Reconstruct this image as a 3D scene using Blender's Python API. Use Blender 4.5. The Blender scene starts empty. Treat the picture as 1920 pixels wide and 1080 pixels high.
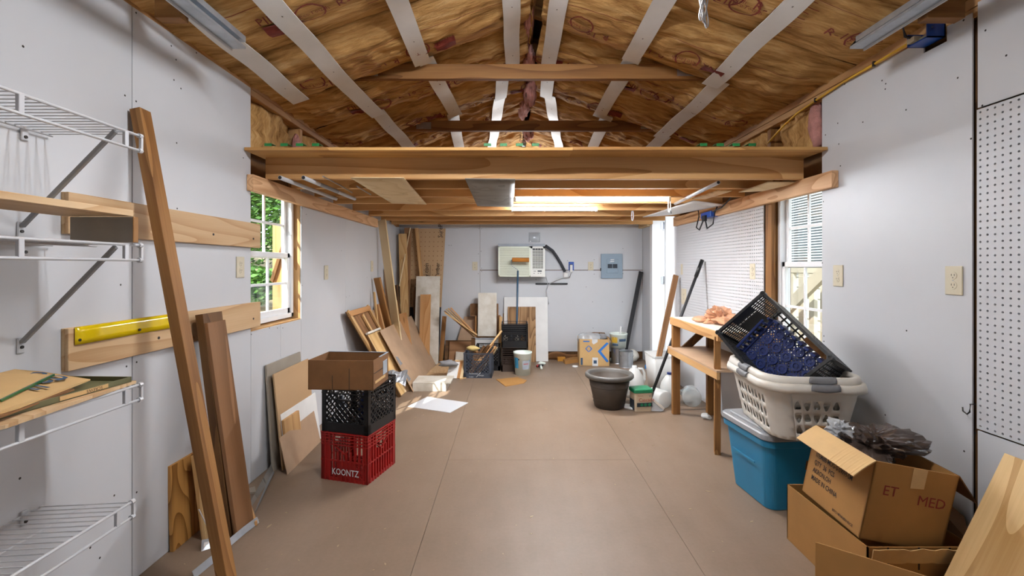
import bpy, bmesh, math, random
from mathutils import Vector as V, Matrix, noise as mnoise
random.seed(7)
sc = bpy.context.scene
COL = sc.collection
# ------------------------------------------------------------------ camera, world, lights, exposure
F, CX, CY, H = 850.0, 957.0, 500.0, 1.25          # focal length in px (1920 wide), vanishing point, eye height
cd = bpy.data.cameras.new('camera'); cam = bpy.data.objects.new('camera', cd); COL.objects.link(cam)
cam.location = (0, 0, H); cam.rotation_euler = (math.pi/2, 0, 0)
cd.sensor_width = 36; cd.lens = F/1920*36; cd.shift_x = (960-CX)/1920; cd.shift_y = -(540-CY)/1920
cd.clip_start = .02; sc.camera = cam
sc.view_settings.view_transform = 'Standard'; sc.view_settings.look = 'None'
sc.view_settings.gamma = 1; sc.view_settings.use_curve_mapping = False
sc.view_settings.exposure = 0.22
w = bpy.data.worlds.new('sky'); sc.world = w; w.use_nodes = True
w.node_tree.nodes['Background'].inputs[0].default_value = (.78, .88, 1, 1)
w.node_tree.nodes['Background'].inputs[1].default_value = 3.0
def lamp(name, kind, loc, energy, color=(1, 1, 1), rot=None, direction=None, **kw):
    l = bpy.data.lights.new(name, kind); l.energy = energy; l.color = color
    for k, v in kw.items(): setattr(l, k, v)
    o = bpy.data.objects.new(name, l); COL.objects.link(o); o.location = loc
    if direction is not None: o.rotation_euler = V(direction).to_track_quat('-Z', 'Y').to_euler()
    return o
lamp('sun', 'SUN', (-6, -6, 8), 10, (1, .95, .86), direction=(.80, 1.42, -1.40), angle=.009)
# added lamp at an unseen gable window above the loft, brightens the far ceiling
lamp('gable_fill_lamp', 'AREA', (.15, 6.02, 2.22), 15, (.9, .95, 1), direction=(0, -1, .25), shape='RECTANGLE', size=.9, size_y=.5)
# ------------------------------------------------------------------ pixel helpers
def AT(x, y, Z): return V(((x-CX)*Z/F, Z, H+(CY-y)*Z/F))
def FL(x, y, z=0.0): return AT(x, y, (H-z)*F/(y-CY))
def ONX(x, y, X): return AT(x, y, X*F/(x-CX))
XL, XR, YB, YF = -1.5, 1.79, 6.14, -1.3
# ------------------------------------------------------------------ materials
def lin(c):
    if isinstance(c, str): c = tuple(int(c[i:i+2], 16)/255 for i in (0, 2, 4))
    return tuple(x/12.92 if x <= .04045 else ((x+.055)/1.055)**2.4 for x in c)+(1,)
M = {}
class NT:
    def __init__(s, name):
        m = bpy.data.materials.new(name); m.use_nodes = True; s.m = m; s.t = m.node_tree; s.n = s.t.nodes
        s.b = s.n['Principled BSDF']; s.out = s.n['Material Output']
    def node(s, typ, **kw):
        n = s.n.new(typ)
        for k, v in kw.items():
            if k in n.inputs: 
                if hasattr(v, 'is_linked') or isinstance(v, bpy.types.NodeSocket): s.t.links.new(v, n.inputs[k])
                else: n.inputs[k].default_value = v
            else: setattr(n, k, v)
        return n
    def link(s, a, b): s.t.links.new(a, b)
    def math(s, op, a, b=0.0, c=None):
        n = s.n.new('ShaderNodeMath'); n.operation = op
        for i, v in enumerate((a, b) if c is None else (a, b, c)):
            if isinstance(v, bpy.types.NodeSocket): s.link(v, n.inputs[i])
            else: n.inputs[i].default_value = v
        return n.outputs[0]
    def ramp(s, fac, stops):
        n = s.n.new('ShaderNodeValToRGB'); s.link(fac, n.inputs[0]); e = n.color_ramp.elements
        while len(e) < len(stops): e.new(.5)
        for q, (p, c) in zip(e, stops): q.position = p; q.color = c
        return n.outputs[0]
    def mix(s, fac, a, b, blend='MIX'):
        n = s.n.new('ShaderNodeMix'); n.data_type = 'RGBA'; n.blend_type = blend
        for i, v in ((0, fac), (6, a), (7, b)):
            if isinstance(v, bpy.types.NodeSocket): s.link(v, n.inputs[i])
            else: n.inputs[i].default_value = v
        return n.outputs[2]
    def coords(s, rnd=True):
        tc = s.n.new('ShaderNodeTexCoord').outputs['Object']
        if not rnd: return tc
        oi = s.n.new('ShaderNodeObjectInfo').outputs['Random']
        a = s.n.new('ShaderNodeVectorMath'); a.operation = 'ADD'; s.link(tc, a.inputs[0])
        c = s.n.new('ShaderNodeCombineXYZ'); k = s.math('MULTIPLY', oi, 17.0)
        for i in range(3): s.link(k, c.inputs[i])
        s.link(c.outputs[0], a.inputs[1]); return a.outputs[0]
    def mapping(s, vec, scale):
        n = s.n.new('ShaderNodeMapping'); s.link(vec, n.inputs['Vector']); n.inputs['Scale'].default_value = scale; return n.outputs[0]
    def noise(s, vec, scale, detail=3, rough=.5, dist=0):
        n = s.n.new('ShaderNodeTexNoise'); s.link(vec, n.inputs['Vector']); n.inputs['Scale'].default_value = scale
        n.inputs['Detail'].default_value = detail; n.inputs['Roughness'].default_value = rough; n.inputs['Distortion'].default_value = dist
        return n.outputs[0]
    def bump(s, h, strength=.3, dist=.01):
        n = s.n.new('ShaderNodeBump'); n.inputs['Strength'].default_value = strength; n.inputs['Distance'].default_value = dist
        s.link(h, n.inputs['Height']); s.link(n.outputs[0], s.b.inputs['Normal'])
def mat(name, color, rough=.5, metal=0.0, var=.12, scale=6, bump=0.0, dirt=None, spec=.5):
    t = NT(name); c = lin(color); vec = t.coords()
    t.b.inputs['Roughness'].default_value = rough; t.b.inputs['Metallic'].default_value = metal
    t.b.inputs['Specular IOR Level'].default_value = spec
    n = t.noise(vec, scale, 4, .6)
    d = lin(dirt) if dirt else tuple(x*(1-var*2) for x in c[:3])+(1,)
    t.link(t.ramp(n, [(.3, d), (.62, c)] if dirt else [(.25, d), (.75, tuple(min(1, x*(1+var)) for x in c[:3])+(1,))]), t.b.inputs['Base Color'])
    if bump: t.bump(t.noise(vec, scale*8, 3), bump, .004)
    M[name] = t.m; return t.m
def wood(name, light, dark, rings=7.0, width=1.0, rough=.6, streak=.35, tint=.25):
    """grain runs along local Z; contour rings of stretched noise, fine streaks, a tint of its own per board"""
    t = NT(name); vec = t.coords()
    n = t.noise(t.mapping(vec, (3.2/width, 3.2/width, .42/width)), 2.2, 1, .4, .25)
    fr = t.math('FRACT', t.math('MULTIPLY', n, rings))
    tri = t.math('POWER', fr, 2.2)
    st = t.noise(t.mapping(vec, (150, 150, 4)), 1, 3, .6)
    big = t.noise(t.mapping(vec, (6, 6, 1.2)), 1, 2)
    fac = t.math('ADD', t.math('MULTIPLY', tri, .55), t.math('MULTIPLY', st, streak))
    fac = t.math('ADD', fac, t.math('MULTIPLY', big, .25))
    col = t.ramp(fac, [(.22, lin(light)), (.95, lin(dark))])
    oi = t.n.new('ShaderNodeObjectInfo').outputs['Random']
    col = t.mix(t.math('MULTIPLY', oi, tint), col, t.mix(1.0, col, lin(dark), 'MULTIPLY'))
    kn = t.n.new('ShaderNodeTexVoronoi'); kn.inputs['Scale'].default_value = 1
    t.link(t.mapping(vec, (9, 9, 2.2)), kn.inputs['Vector'])
    kf = t.ramp(kn.outputs['Distance'], [(.05, (1, 1, 1, 1)), (.12, (0, 0, 0, 1))])
    dk = tuple(x*.45 for x in lin(dark)[:3])+(1,)
    col = t.mix(t.math('MULTIPLY', kf, .7), col, dk)
    t.link(col, t.b.inputs['Base Color']); t.b.inputs['Roughness'].default_value = rough
    t.b.inputs['Specular IOR Level'].default_value = .3
    t.bump(fac, .15, .002); M[name] = t.m; return t.m
wood('pine', 'CFA672', 'A8794A', 6)
wood('joist_pine', 'DCB27A', 'B07F48', 5, 1.6)
wood('stud_amber', 'A97B48', '7A5129', 5, 1.0, streak=.6)
wood('stud_light', 'DDBA86', 'B98D55', 6)
wood('ledger_pine', 'DDB48A', 'B38458', 11, .9)
wood('plywood', 'D8BB94', 'BA9468', 9, 1.3)
wood('plywood_gold', 'E0BE88', 'B68C54', 6, 1.7, tint=.05)
wood('plywood_wave', 'C79350', '6F4316', 14, .9, tint=.05)
wood('oak_ply', 'B08A60', '604020', 17, 1.3, tint=.05)
wood('brown_board', '9C7350', '74502F', 5, 1.5)
wood('dark_wood', '74522F', '4A301A', 6)
wood('tan_ply', 'CDB08C', 'B8976F', 2, 3, streak=.15)
wood('cream_board', 'E0CBA4', 'CBB083', 4, 1.5, streak=.15)
wood('cedar', 'C99A69', 'A8733F', 5)
wood('deck_ply', 'D0A364', 'A0703C', 5, 1.6)
wood('grey_board', '8C8882', '6F6B66', 5, 2, streak=.2)
mat('hardboard', 'B39579', .55, var=.10, scale=4)
mat('hardboard_grey', '9A9184', .6, var=.10, scale=5)
mat('wall_white', 'C9CBCF', .42, var=.025, scale=1.5, spec=.35)
mat('white_paint', 'E2E2E0', .45, var=.05, scale=5)
mat('white_dirty', 'DAD6CC', .5, var=.06, scale=7, dirt='C2B9A8')
mat('white_wire', 'C4C5C8', .35, var=.02)
mat('shell_wood', '7A5530', .8, var=.15)
mat('white_vinyl', 'EEF0F2', .3, var=.02)
mat('ivory', 'CFC6AE', .4, var=.03)
mat('ivory_dark', '3A352C', .5)
mat('steel', 'B4B8BE', .28, .9, var=.05)
mat('galv', 'B9C0C8', .35, .75, var=.12, scale=12)
mat('dark_metal', '3C3A38', .4, .6)
mat('screw', '2A2725', .5, .3)
mat('black_plastic', '17181B', .38, var=.15)
mat('charcoal_plastic', '3D434E', .45, var=.1)
mat('brown_plastic', '3F3129', .5, var=.1)
mat('red_plastic', 'A01C1A', .4, var=.12)
mat('blue_plastic', '27366E', .32, var=.12)
mat('blue_tote', '2282AE', .42, var=.06, scale=3)
mat('grey_lid', '8E9093', .45, var=.05)
mat('grey_grip', '77777A', .5)
mat('basket_white', 'DCD8D0', .4, var=.05, scale=3, dirt='C4BCAE')
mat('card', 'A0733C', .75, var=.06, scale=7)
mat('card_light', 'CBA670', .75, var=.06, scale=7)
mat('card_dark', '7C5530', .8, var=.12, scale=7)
mat('paper_grey', '9EA6B0', .7)
mat('yellow_film', 'E3C311', .16, var=.05)
mat('green_tape', '1E7A3C', .5)
mat('blue_tape', '2E76B8', .5)
mat('yellow_wire', 'D9A92A', .4)
mat('black_rubber', '26262A', .6)
mat('pipe_foam', '3C3F45', .8)
mat('blue_box', '1F4FA8', .35)
mat('ac_front', 'DDE3D2', .45, var=.03)
mat('ac_case', 'DCDDD8', .45, var=.03)
mat('panel_grey', '8C9FAF', .4, var=.03)
mat('panel_dark', '26303C', .4)
mat('roller_nap', 'B4732B', .9, bump=.4)
mat('blue_pole', '34546E', .4)
mat('pot_brown', '42382F', .55, var=.12, scale=9)
mat('pot_rim', '5A5753', .45, var=.05)
mat('tub_green', '1E7D55', .4)
mat('tub_beige', 'C9B79C', .45, var=.04)
mat('print_red', 'A8382C', .6)
mat('print_kraft', '7E3226', .8, var=.15, scale=30)
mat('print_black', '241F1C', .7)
mat('print_blue', '2C74C4', .6)
mat('print_navy', '39536E', .7)
mat('print_white', 'DADCDD', .6)
mat('ink_red', '7C231C', .7)
mat('bucket_white', 'D8E2DA', .4, var=.03)
mat('label_blue', '3E8FB8', .5)
mat('label_yellow', 'D9B23E', .5)
mat('tray_green', '6C6B4C', .45, .2, var=.08)
mat('glass_edge', '1E5A2E', .15)
mat('rag', '8B8A8C', .9, bump=.3)
mat('felt_black', '3A3C40', .9)
mat('pink_wool', 'C68E86', .95, var=.2, scale=18, bump=.8)
mat('sponge', 'D0B879', .9, bump=.4)
mat('bristle', 'B8BCC0', .8, bump=.5)
mat('orange_box', 'C88A2A', .6)
mat('tape_clear', 'C7A679', .25)
mat('siding', 'C2BFB6', .6, var=.03)
mat('rail_white', 'BDB6A4', .6, var=.04)
mat('dirt_ground', 'A89878', .95, var=.3, scale=3)
mat('leaf', '4E7A2A', .6, var=.35, scale=2)
mat('leaf_dark', '2E4D1E', .6, var=.35, scale=2)
mat('bark', '5A4733', .9)
mat('roofing', '4A4643', .9)
mat('blind', 'C9D6DA', .5)
mat('dark_pane', '2E4046', .1)
mat('door_white', 'F1F3F6', .4, var=.02)
mat('silver_tape', 'C8CDD4', .3, .7)
mat('sawdust', 'A8957A', .9)
def floor_mat():
    t = NT('floor_tan'); vec = t.coords(False)
    a = t.noise(vec, 2.2, 4, .6); b = t.noise(vec, 60, 3, .7); c = t.noise(t.mapping(vec, (9, 1.4, 1)), 1, 3, .6)
    f = t.math('ADD', t.math('MULTIPLY', a, .5), t.math('ADD', t.math('MULTIPLY', b, .22), t.math('MULTIPLY', c, .25)))
    t.link(t.ramp(f, [(.3, lin('756250')), (.7, lin('897564'))]), t.b.inputs['Base Color'])
    t.b.inputs['Roughness'].default_value = .48; t.b.inputs['Specular IOR Level'].default_value = .4
    t.bump(b, .12, .002); M['floor_tan'] = t.m
floor_mat()
def kraft_mat():
    t = NT('kraft'); vec = t.coords(False)
    a = t.noise(t.mapping(vec, (1.2, 7, 2)), 2.4, 5, .65); b = t.noise(t.mapping(vec, (5, 90, 20)), 1, 3, .6)
    f = t.math('ADD', t.math('MULTIPLY', a, .75), t.math('MULTIPLY', b, .28))
    t.link(t.ramp(f, [(.34, lin('80592E')), (.54, lin('C49A60')), (.70, lin('DCBA86'))]), t.b.inputs['Base Color'])
    t.b.inputs['Roughness'].default_value = .8; t.b.inputs['Specular IOR Level'].default_value = .12
    t.bump(t.noise(t.mapping(vec, (7, 26, 12)), 1, 5, .65, .6), .8, .012); M['kraft'] = t.m
kraft_mat()
def glass_mat(name, tint, gloss=.1, rough=.02):
    t = NT(name); tr = t.node('ShaderNodeBsdfTransparent', Color=lin(tint)); gl = t.node('ShaderNodeBsdfGlossy', Roughness=rough)
    fr = t.node('ShaderNodeFresnel', IOR=1.45); mx = t.n.new('ShaderNodeMixShader')
    t.link(t.math('MULTIPLY', fr.outputs[0], gloss*10), mx.inputs[0]); t.link(tr.outputs[0], mx.inputs[1]); t.link(gl.outputs[0], mx.inputs[2])
    t.link(mx.outputs[0], t.out.inputs['Surface']); M[name] = t.m
glass_mat('glass', 'F6FAF8', .025)
def film_mat(name, color, opac, rough=.25):
    t = NT(name); tr = t.node('ShaderNodeBsdfTransparent'); mx = t.n.new('ShaderNodeMixShader'); mx.inputs[0].default_value = opac
    t.b.inputs['Base Color'].default_value = lin(color); t.b.inputs['Roughness'].default_value = rough
    t.link(tr.outputs[0], mx.inputs[1]); t.link(t.b.outputs[0], mx.inputs[2]); t.link(mx.outputs[0], t.out.inputs['Surface']); M[name] = t.m
film_mat('clear_film', 'DDE2E6', .45, .15)
film_mat('bag_brown', '4C3F38', .8, .06)
film_mat('bag_orange', 'D9A27C', .8, .3)
film_mat('milky', 'E4E6E4', .62, .3)
film_mat('bottle_clear', 'D4DBDC', .4, .12)
def emit_mat(name, color, s):
    t = NT(name); e = t.node('ShaderNodeEmission', Color=lin(color), Strength=s); t.link(e.outputs[0], t.out.inputs['Surface']); M[name] = t.m
emit_mat('tube_glow', 'F2F7FF', 150)
emit_mat('shop_tube_glow', 'F4F8FF', 140)
# ------------------------------------------------------------------ mesh helpers
def basis(zdir, xhint):
    z = V(zdir).normalized(); x = V(xhint); x = (x - z*x.dot(z)).normalized(); y = z.cross(x)
    return Matrix((x, y, z)).transposed()
class MB:
    def __init__(s): s.v = []; s.f = []
    def add(s, vs, fs):
        b = len(s.v); s.v += [V(p) for p in vs]; s.f += [tuple(i+b for i in f) for f in fs]; return s
    BF = [(0, 3, 2, 1), (4, 5, 6, 7), (0, 1, 5, 4), (1, 2, 6, 5), (2, 3, 7, 6), (3, 0, 4, 7)]
    def box(s, x0, x1, y0, y1, z0, z1):
        return s.add([(x0, y0, z0), (x1, y0, z0), (x1, y1, z0), (x0, y1, z0), (x0, y0, z1), (x1, y0, z1), (x1, y1, z1), (x0, y1, z1)], MB.BF)
    def bar(s, p0, p1, w, t, hint):
        p0, p1 = V(p0), V(p1); B = basis(p1-p0, hint); x = B.col[0]*w/2; y = B.col[1]*t/2
        return s.add([p0-x-y, p0+x-y, p0+x+y, p0-x+y, p1-x-y, p1+x-y, p1+x+y, p1-x+y], MB.BF)
    def tube(s, pts, r, n=6, closed=False):
        pts = [V(p) for p in pts]; k = len(pts); vs = []; fs = []
        for i, p in enumerate(pts):
            d = (pts[min(i+1, k-1)]-pts[max(i-1, 0)]).normalized()
            h = V((0, 0, 1)) if abs(d.z) < .9 else V((1, 0, 0))
            B = basis(d, h); rr = r[i] if isinstance(r, (list, tuple)) else r
            vs += [p+B.col[0]*math.cos(a)*rr+B.col[1]*math.sin(a)*rr for a in [2*math.pi*j/n for j in range(n)]]
        for i in range(k-1):
            for j in range(n): fs.append((i*n+j, i*n+(j+1) % n, (i+1)*n+(j+1) % n, (i+1)*n+j))
        fs += [tuple(range(n-1, -1, -1)), tuple((k-1)*n+j for j in range(n))]
        return s.add(vs, fs)
    def lathe(s, prof, n=24, c=(0, 0, 0), ang=2*math.pi):
        c = V(c); k = len(prof); vs = []; fs = []
        for r, z in prof:
            vs += [c+V((r*math.cos(ang*j/n), r*math.sin(ang*j/n), z)) for j in range(n)]
        for i in range(k-1):
            for j in range(n): fs.append((i*n+j, i*n+(j+1) % n, (i+1)*n+(j+1) % n, (i+1)*n+j))
        return s.add(vs, fs)
    def prism(s, pts, ext):
        pts = [V(p) for p in pts]; e = V(ext); n = len(pts)
        return s.add(pts+[p+e for p in pts], [tuple(range(n-1, -1, -1)), tuple(range(n, 2*n))]+[(i, (i+1) % n, n+(i+1) % n, n+i) for i in range(n)])
    def quad(s, a, b, c, d): return s.add([a, b, c, d], [(0, 1, 2, 3)])
    def grid(s, fn, nu, nv):
        vs = [fn(i/nu, j/nv) for j in range(nv+1) for i in range(nu+1)]
        return s.add(vs, [(j*(nu+1)+i, j*(nu+1)+i+1, (j+1)*(nu+1)+i+1, (j+1)*(nu+1)+i) for j in range(nv) for i in range(nu)])
    def perf(s, fn, us, vs, hole, seg=2):
        """surface fn(u,v) cut into cells; hole(i,j) gives a list of 4*seg (a,b) offsets in cell units 0..1, or None"""
        key = {}
        def vid(u, v):
            k = (round(u, 6), round(v, 6))
            if k not in key: key[k] = len(s.v); s.v.append(V(fn(u, v)))
            return key[k]
        for j in range(len(vs)-1):
            for i in range(len(us)-1):
                u0, u1, v0, v1 = us[i], us[i+1], vs[j], vs[j+1]
                ring = [(k/seg, 0) for k in range(seg)]+[(1, k/seg) for k in range(seg)]+[(1-k/seg, 1) for k in range(seg)]+[(0, 1-k/seg) for k in range(seg)]
                ids = [vid(u0+(u1-u0)*a, v0+(v1-v0)*b) for a, b in ring]; h = hole(i, j)
                if h is None: s.f.append(tuple(ids)); continue
                hid = [len(s.v)+q for q in range(len(h))]
                s.v += [V(fn(u0+(u1-u0)*a, v0+(v1-v0)*b)) for a, b in h]
                n = len(ids)
                for q in range(n): s.f.append((ids[q], ids[(q+1) % n], hid[(q+1) % n], hid[q]))
        return s
    def xf(s, m):
        s.v = [m @ p for p in s.v]; return s
    def build(s, name, m, parent=None, smooth=False, bevel=0.0, solid=0.0, mtx=None, recalc=True):
        me = bpy.data.meshes.new(name); me.from_pydata([tuple(p) for p in s.v], [], s.f)
        if recalc:
            bm = bmesh.new(); bm.from_mesh(me); bmesh.ops.recalc_face_normals(bm, faces=bm.faces); bm.to_mesh(me); bm.free()
        me.materials.append(M[m] if isinstance(m, str) else m)
        if smooth: me.polygons.foreach_set('use_smooth', [True]*len(me.polygons))
        return link(name, me, parent, mtx, bevel, solid)
def link(name, me, parent=None, mtx=None, bevel=0.0, solid=0.0):
    o = bpy.data.objects.new(name, me); COL.objects.link(o)
    if mtx is not None: o.matrix_basis = mtx
    if parent is not None: adopt(o, parent)
    if solid:
        q = o.modifiers.new('thickness', 'SOLIDIFY'); q.thickness = solid; q.offset = 0
    if bevel:
        q = o.modifiers.new('edge', 'BEVEL'); q.width = bevel; q.segments = 1; q.limit_method = 'ANGLE'
    return o
WM = {}
def wmat(o):
    m = o.matrix_basis.copy(); p = o.parent
    return (wmat(p) @ o.matrix_parent_inverse @ m) if p else m
def adopt(o, parent):           # o keeps its place in the world
    o.parent = parent; o.matrix_parent_inverse = wmat(parent).inverted()
def tag(o, label=None, cat=None, group=None, kind=None):
    if label: o['label'] = label
    if cat: o['category'] = cat
    if group: o['group'] = group
    if kind: o['kind'] = kind
    return o
def T(name, label, cat, loc=(0, 0, 0), rot=None, group=None, mtx=None, kind=None):
    o = bpy.data.objects.new(name, None); COL.objects.link(o); o.empty_display_size = .05
    o.matrix_basis = mtx if mtx is not None else (Matrix.Translation(loc) @ (Matrix.Rotation(rot, 4, 'Z') if rot else Matrix()))
    return tag(o, label, cat, group, kind)
def plank(name, p0, p1, w, t, hint, m, parent=None, bevel=.0015):
    """board from p0 to p1 (centre line), width w along hint, thickness t; local Z runs along it"""
    p0, p1 = V(p0), V(p1); L = (p1-p0).length; B = basis(p1-p0, hint).to_4x4(); B.translation = p0
    return MB().box(-w/2, w/2, -t/2, t/2, 0, L).build(name, m, parent, mtx=B, bevel=bevel, recalc=False)
def sheet(name, a, b, d, t, m, parent=None, grain='d', bevel=.001):
    """thin panel: corner a, edge a->b, edge a->d, thickness t on the side away from cross; grain along a->d (or a->b)"""
    a, b, d = V(a), V(b), V(d); u = b-a; v = d-a
    if grain == 'b': u, v = v, u
    B = basis(v, u).to_4x4(); B.translation = a; Bi = B.inverted()
    q = [Bi @ a, Bi @ (a+u), Bi @ (a+u+v), Bi @ (a+v)]
    return MB().prism(q, (0, t, 0)).build(name, m, parent, mtx=B, bevel=bevel)
def text_mb(s, size, o, ux, uy, off=.0015, align='LEFT', squash=1.0, fn=None, res=2, bold=0.0):
    cu = bpy.data.curves.new('t', 'FONT'); cu.body = s; cu.size = size; cu.align_x = align; cu.resolution_u = res; cu.offset = bold*size
    ob = bpy.data.objects.new('t', cu); me = bpy.data.meshes.new_from_object(ob)
    ux = V(ux).normalized(); uy = V(uy).normalized(); n = ux.cross(uy); mb = MB()
    f = fn or (lambda x, y: V(o)+ux*x*squash+uy*y+n*off)
    mb.add([f(v.co.x, v.co.y) for v in me.vertices], [tuple(p.vertices) for p in me.polygons])
    bpy.data.objects.remove(ob); bpy.data.curves.remove(cu); bpy.data.meshes.remove(me); return mb
def copy_tree(o, parent=None, label=None):
    c = o.copy(); COL.objects.link(c)
    if parent is not None: c.parent = parent
    if label: c['label'] = label
    for ch in list(o.children): copy_tree(ch, c)
    return c
def nz(p, s=1.0): return mnoise.noise(V(p)*s)
# ================================================================== THE ROOM
ZTL, ZTR = 2.285, 2.235                      # panel tops
RZ, RS, XM = 2.32, .333, .145                # roof underside at walls, slope, ridge x
def roof(X): return RZ+RS*((X-XL) if X < XM else (XR-X))
# floor: sheets of painted subfloor with open joints
fl = MB().box(XL-.2, XR+.2, YF-.1, YB+.2, -.12, -.02).build('floor', 'ivory_dark'); tag(fl, kind='structure')
for x0, x1, ys in ((XL-.1, -.404, (YF, .6, 1.72, 4.16, YB+.1)), (-.404, .787, (YF, .5, 2.935, 5.37, YB+.1)), (.787, XR+.1, (YF, 1.72, 4.16, YB+.1))):
    for y0, y1 in zip(ys, ys[1:]):
        MB().box(x0+.0009, x1-.0009, y0+.0009, y1-.0009, -.02, 0).build('floor_sheet', 'floor_tan', fl)
def wallpanel(parent, side, pts, m='wall_white', name='wall_panel', inset=0.0):
    X = (XL if side < 0 else XR) - side*(-inset)
    return MB().prism([(X, y, z) for y, z in pts], (side*.007, 0, 0)).build(name, m, parent, bevel=.001)
def rect(y0, y1, z0, z1, g=.0015): return [(y0+g, z0+g), (y1-g, z0+g), (y1-g, z1-g), (y0+g, z1-g)]
# ---- left wall
WL0, WL1, WZ0, WZ1 = 2.62, 3.25, .885, 1.80          # left window opening
wl = MB(); 
for y0, y1, z0, z1 in ((YF, WL0, 0, 2.32), (WL1, YB+.1, 0, 2.32), (WL0, WL1, 0, WZ0), (WL0, WL1, WZ1, 2.32)):
    wl.box(XL-.14, XL-.095, y0, y1, z0, z1)
wl = tag(wl.build('wall_left', 'shell_wood'), kind='structure')
for a in (rect(YF, .58, 0, ZTL), rect(.58, 1.798, 0, ZTL), rect(1.798, WL0, 0, ZTL), rect(WL0, 2.96, 0, WZ0-.01), rect(2.96, WL1, 0, WZ0-.01),
          rect(WL1, 4.126, 0, 1.9), rect(4.126, 5.12, 0, 1.9), rect(5.12, YB, 0, 1.9)):
    wallpanel(wl, -1, a)
# studs and plates
for y in (WL0-.02, WL1+.02): plank('stud', (XL-.052, y, 0), (XL-.052, y, 2.24), .086, .038, (1, 0, 0), 'pine', wl)
plank('stud', (XL-.052, 3.9, 1.9), (XL-.052, 3.9, 2.24), .086, .038, (1, 0, 0), 'pine', wl)
plank('window_ledge', (XL-.05, WL0, WZ0-.012), (XL-.05, WL1, WZ0-.012), .09, .02, (1, 0, 0), 'pine', wl)
plank('top_plate', (XL-.047, YF, 2.262), (XL-.047, YB, 2.262), .088, .038, (1, 0, 0), 'pine', wl)
plank('top_plate', (XL-.045, YF, 2.301), (XL-.045, YB, 2.301), .09, .038, (1, 0, 0), 'pine', wl)
# ---- right wall
WR0, WR1 = 2.605, 3.12
wr = MB()
DR0, DR1, DZ = 4.9, 5.72, 1.95                       # open side door
for y0, y1, z0, z1 in ((YF, WR0, 0, 2.32), (WR1, DR0, 0, 2.32), (WR0, WR1, 0, WZ0-.24), (WR0, WR1, WZ1, 2.32), (DR0, DR1, DZ, 2.32), (DR1, YB+.1, 0, 2.32)):
    wr.box(XR+.095, XR+.14, y0, y1, z0, z1)
wr = tag(wr.build('wall_right', 'shell_wood'), kind='structure')
nb0, nb1, nbz = 1.86, 1.963, 2.175
SR = 1.751
for a in (rect(YF, .55, 0, ZTR), rect(.55, SR-.012, 1.856, ZTR+.03), rect(.55, SR-.012, 0, .624),
          [(SR+.006, 0), (WR0, 0), (WR0, ZTR), (nb1, ZTR), (nb1, nbz), (nb0, nbz), (nb0, ZTR), (SR+.006, ZTR)],
          rect(WR0, 3.18, 0, .64), rect(3.18, DR0, 0, .62), rect(5.76, YB, 0, 1.86)):
    wallpanel(wr, 1, a)
def pegboard(y0, y1, z0, z1, pitch, r, label):
    ny, nz_ = round((y1-y0)/pitch), round((z1-z0)/pitch); us = [y0+(y1-y0)*i/ny for i in range(ny+1)]; vs = [z0+(z1-z0)*i/nz_ for i in range(nz_+1)]
    k = r/pitch; h = [(.5+k*math.cos(a), .5+k*math.sin(a)) for a in [math.radians(225+45*q) for q in range(8)]]
    o = MB().perf(lambda u, v: (XR, u, v), us, vs, lambda i, j: h, 2).build('pegboard', 'wall_white', wr, solid=.006); o['label'] = label
    MB().box(XR+.007, XR+.01, y0, y1, z0, z1).build('backing', 'print_black', wr)  # black sheet puts the shade of the holes into colour
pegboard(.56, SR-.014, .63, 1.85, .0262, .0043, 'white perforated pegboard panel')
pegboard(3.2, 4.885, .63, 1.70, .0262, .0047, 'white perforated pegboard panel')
for y in (WR0-.02, 3.15, DR0-.02, DR1+.02): plank('stud', (XR+.05, y, 0), (XR+.05, y, 2.2), .086, .04, (1, 0, 0), 'stud_amber', wr)
plank('stud', (XR+.02, 3.155, .6), (XR+.02, 3.155, 1.72), .03, .075, (1, 0, 0), 'stud_amber', wr)
plank('stud', (XR+.05, 3.7, 1.9), (XR+.05, 3.7, 2.24), .086, .038, (1, 0, 0), 'pine', wr)
plank('top_plate', (XR+.047, YF, 2.232), (XR+.047, YB, 2.232), .088, .038, (1, 0, 0), 'pine', wr)
plank('top_plate', (XR+.045, YF, 2.273), (XR+.045, YB, 2.273), .09, .04, (1, 0, 0), 'pine', wr)
plank('seam_stud', (XR+.03, SR-.003, 0), (XR+.03, SR-.003, 2.2), .03, .03, (1, 0, 0), 'dark_wood', wr)
# ---- back wall
wb = MB()
for q in ((XL-.1, XR+.1, 0, 2.07), (XL-.1, -.3, 2.07, 2.9), (.6, XR+.1, 2.07, 2.9), (-.3, .6, 2.57, 2.9)): wb.box(q[0], q[1], YB+.08, YB+.14, q[2], q[3])
wb = tag(wb.build('wall_back', 'shell_wood'), kind='structure')
def bpanel(x0, x1, z0, z1): return MB().box(x0+.0015, x1-.0015, YB, YB+.007, z0+.0015, z1-.0015).build('wall_panel', 'wall_white', wb, bevel=.001)
sx = (900-CX)*YB/F
bpanel(XL, sx, 0, 1.83); bpanel(sx, XR, 1.205, 1.83); bpanel(sx, XR, .1, 1.20)
MB().box(XL, XR, YB+.009, YB+.02, 0, 1.83).build('backing', 'dark_wood', wb)
# ---- front wall behind the camera, with its closed door
tag(MB().box(XL-.14, XR+.14, YF-.1, YF, 0, 2.9).build('wall_front', 'wall_white'), kind='structure')
d2_ = tag(T('door_2', None, None, (.15, YF, 0)), kind='structure')
MB().box(-.3, .6, YF, YF+.03, .01, 2.03).build('door_leaf', 'door_white', d2_, bevel=.003)
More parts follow.
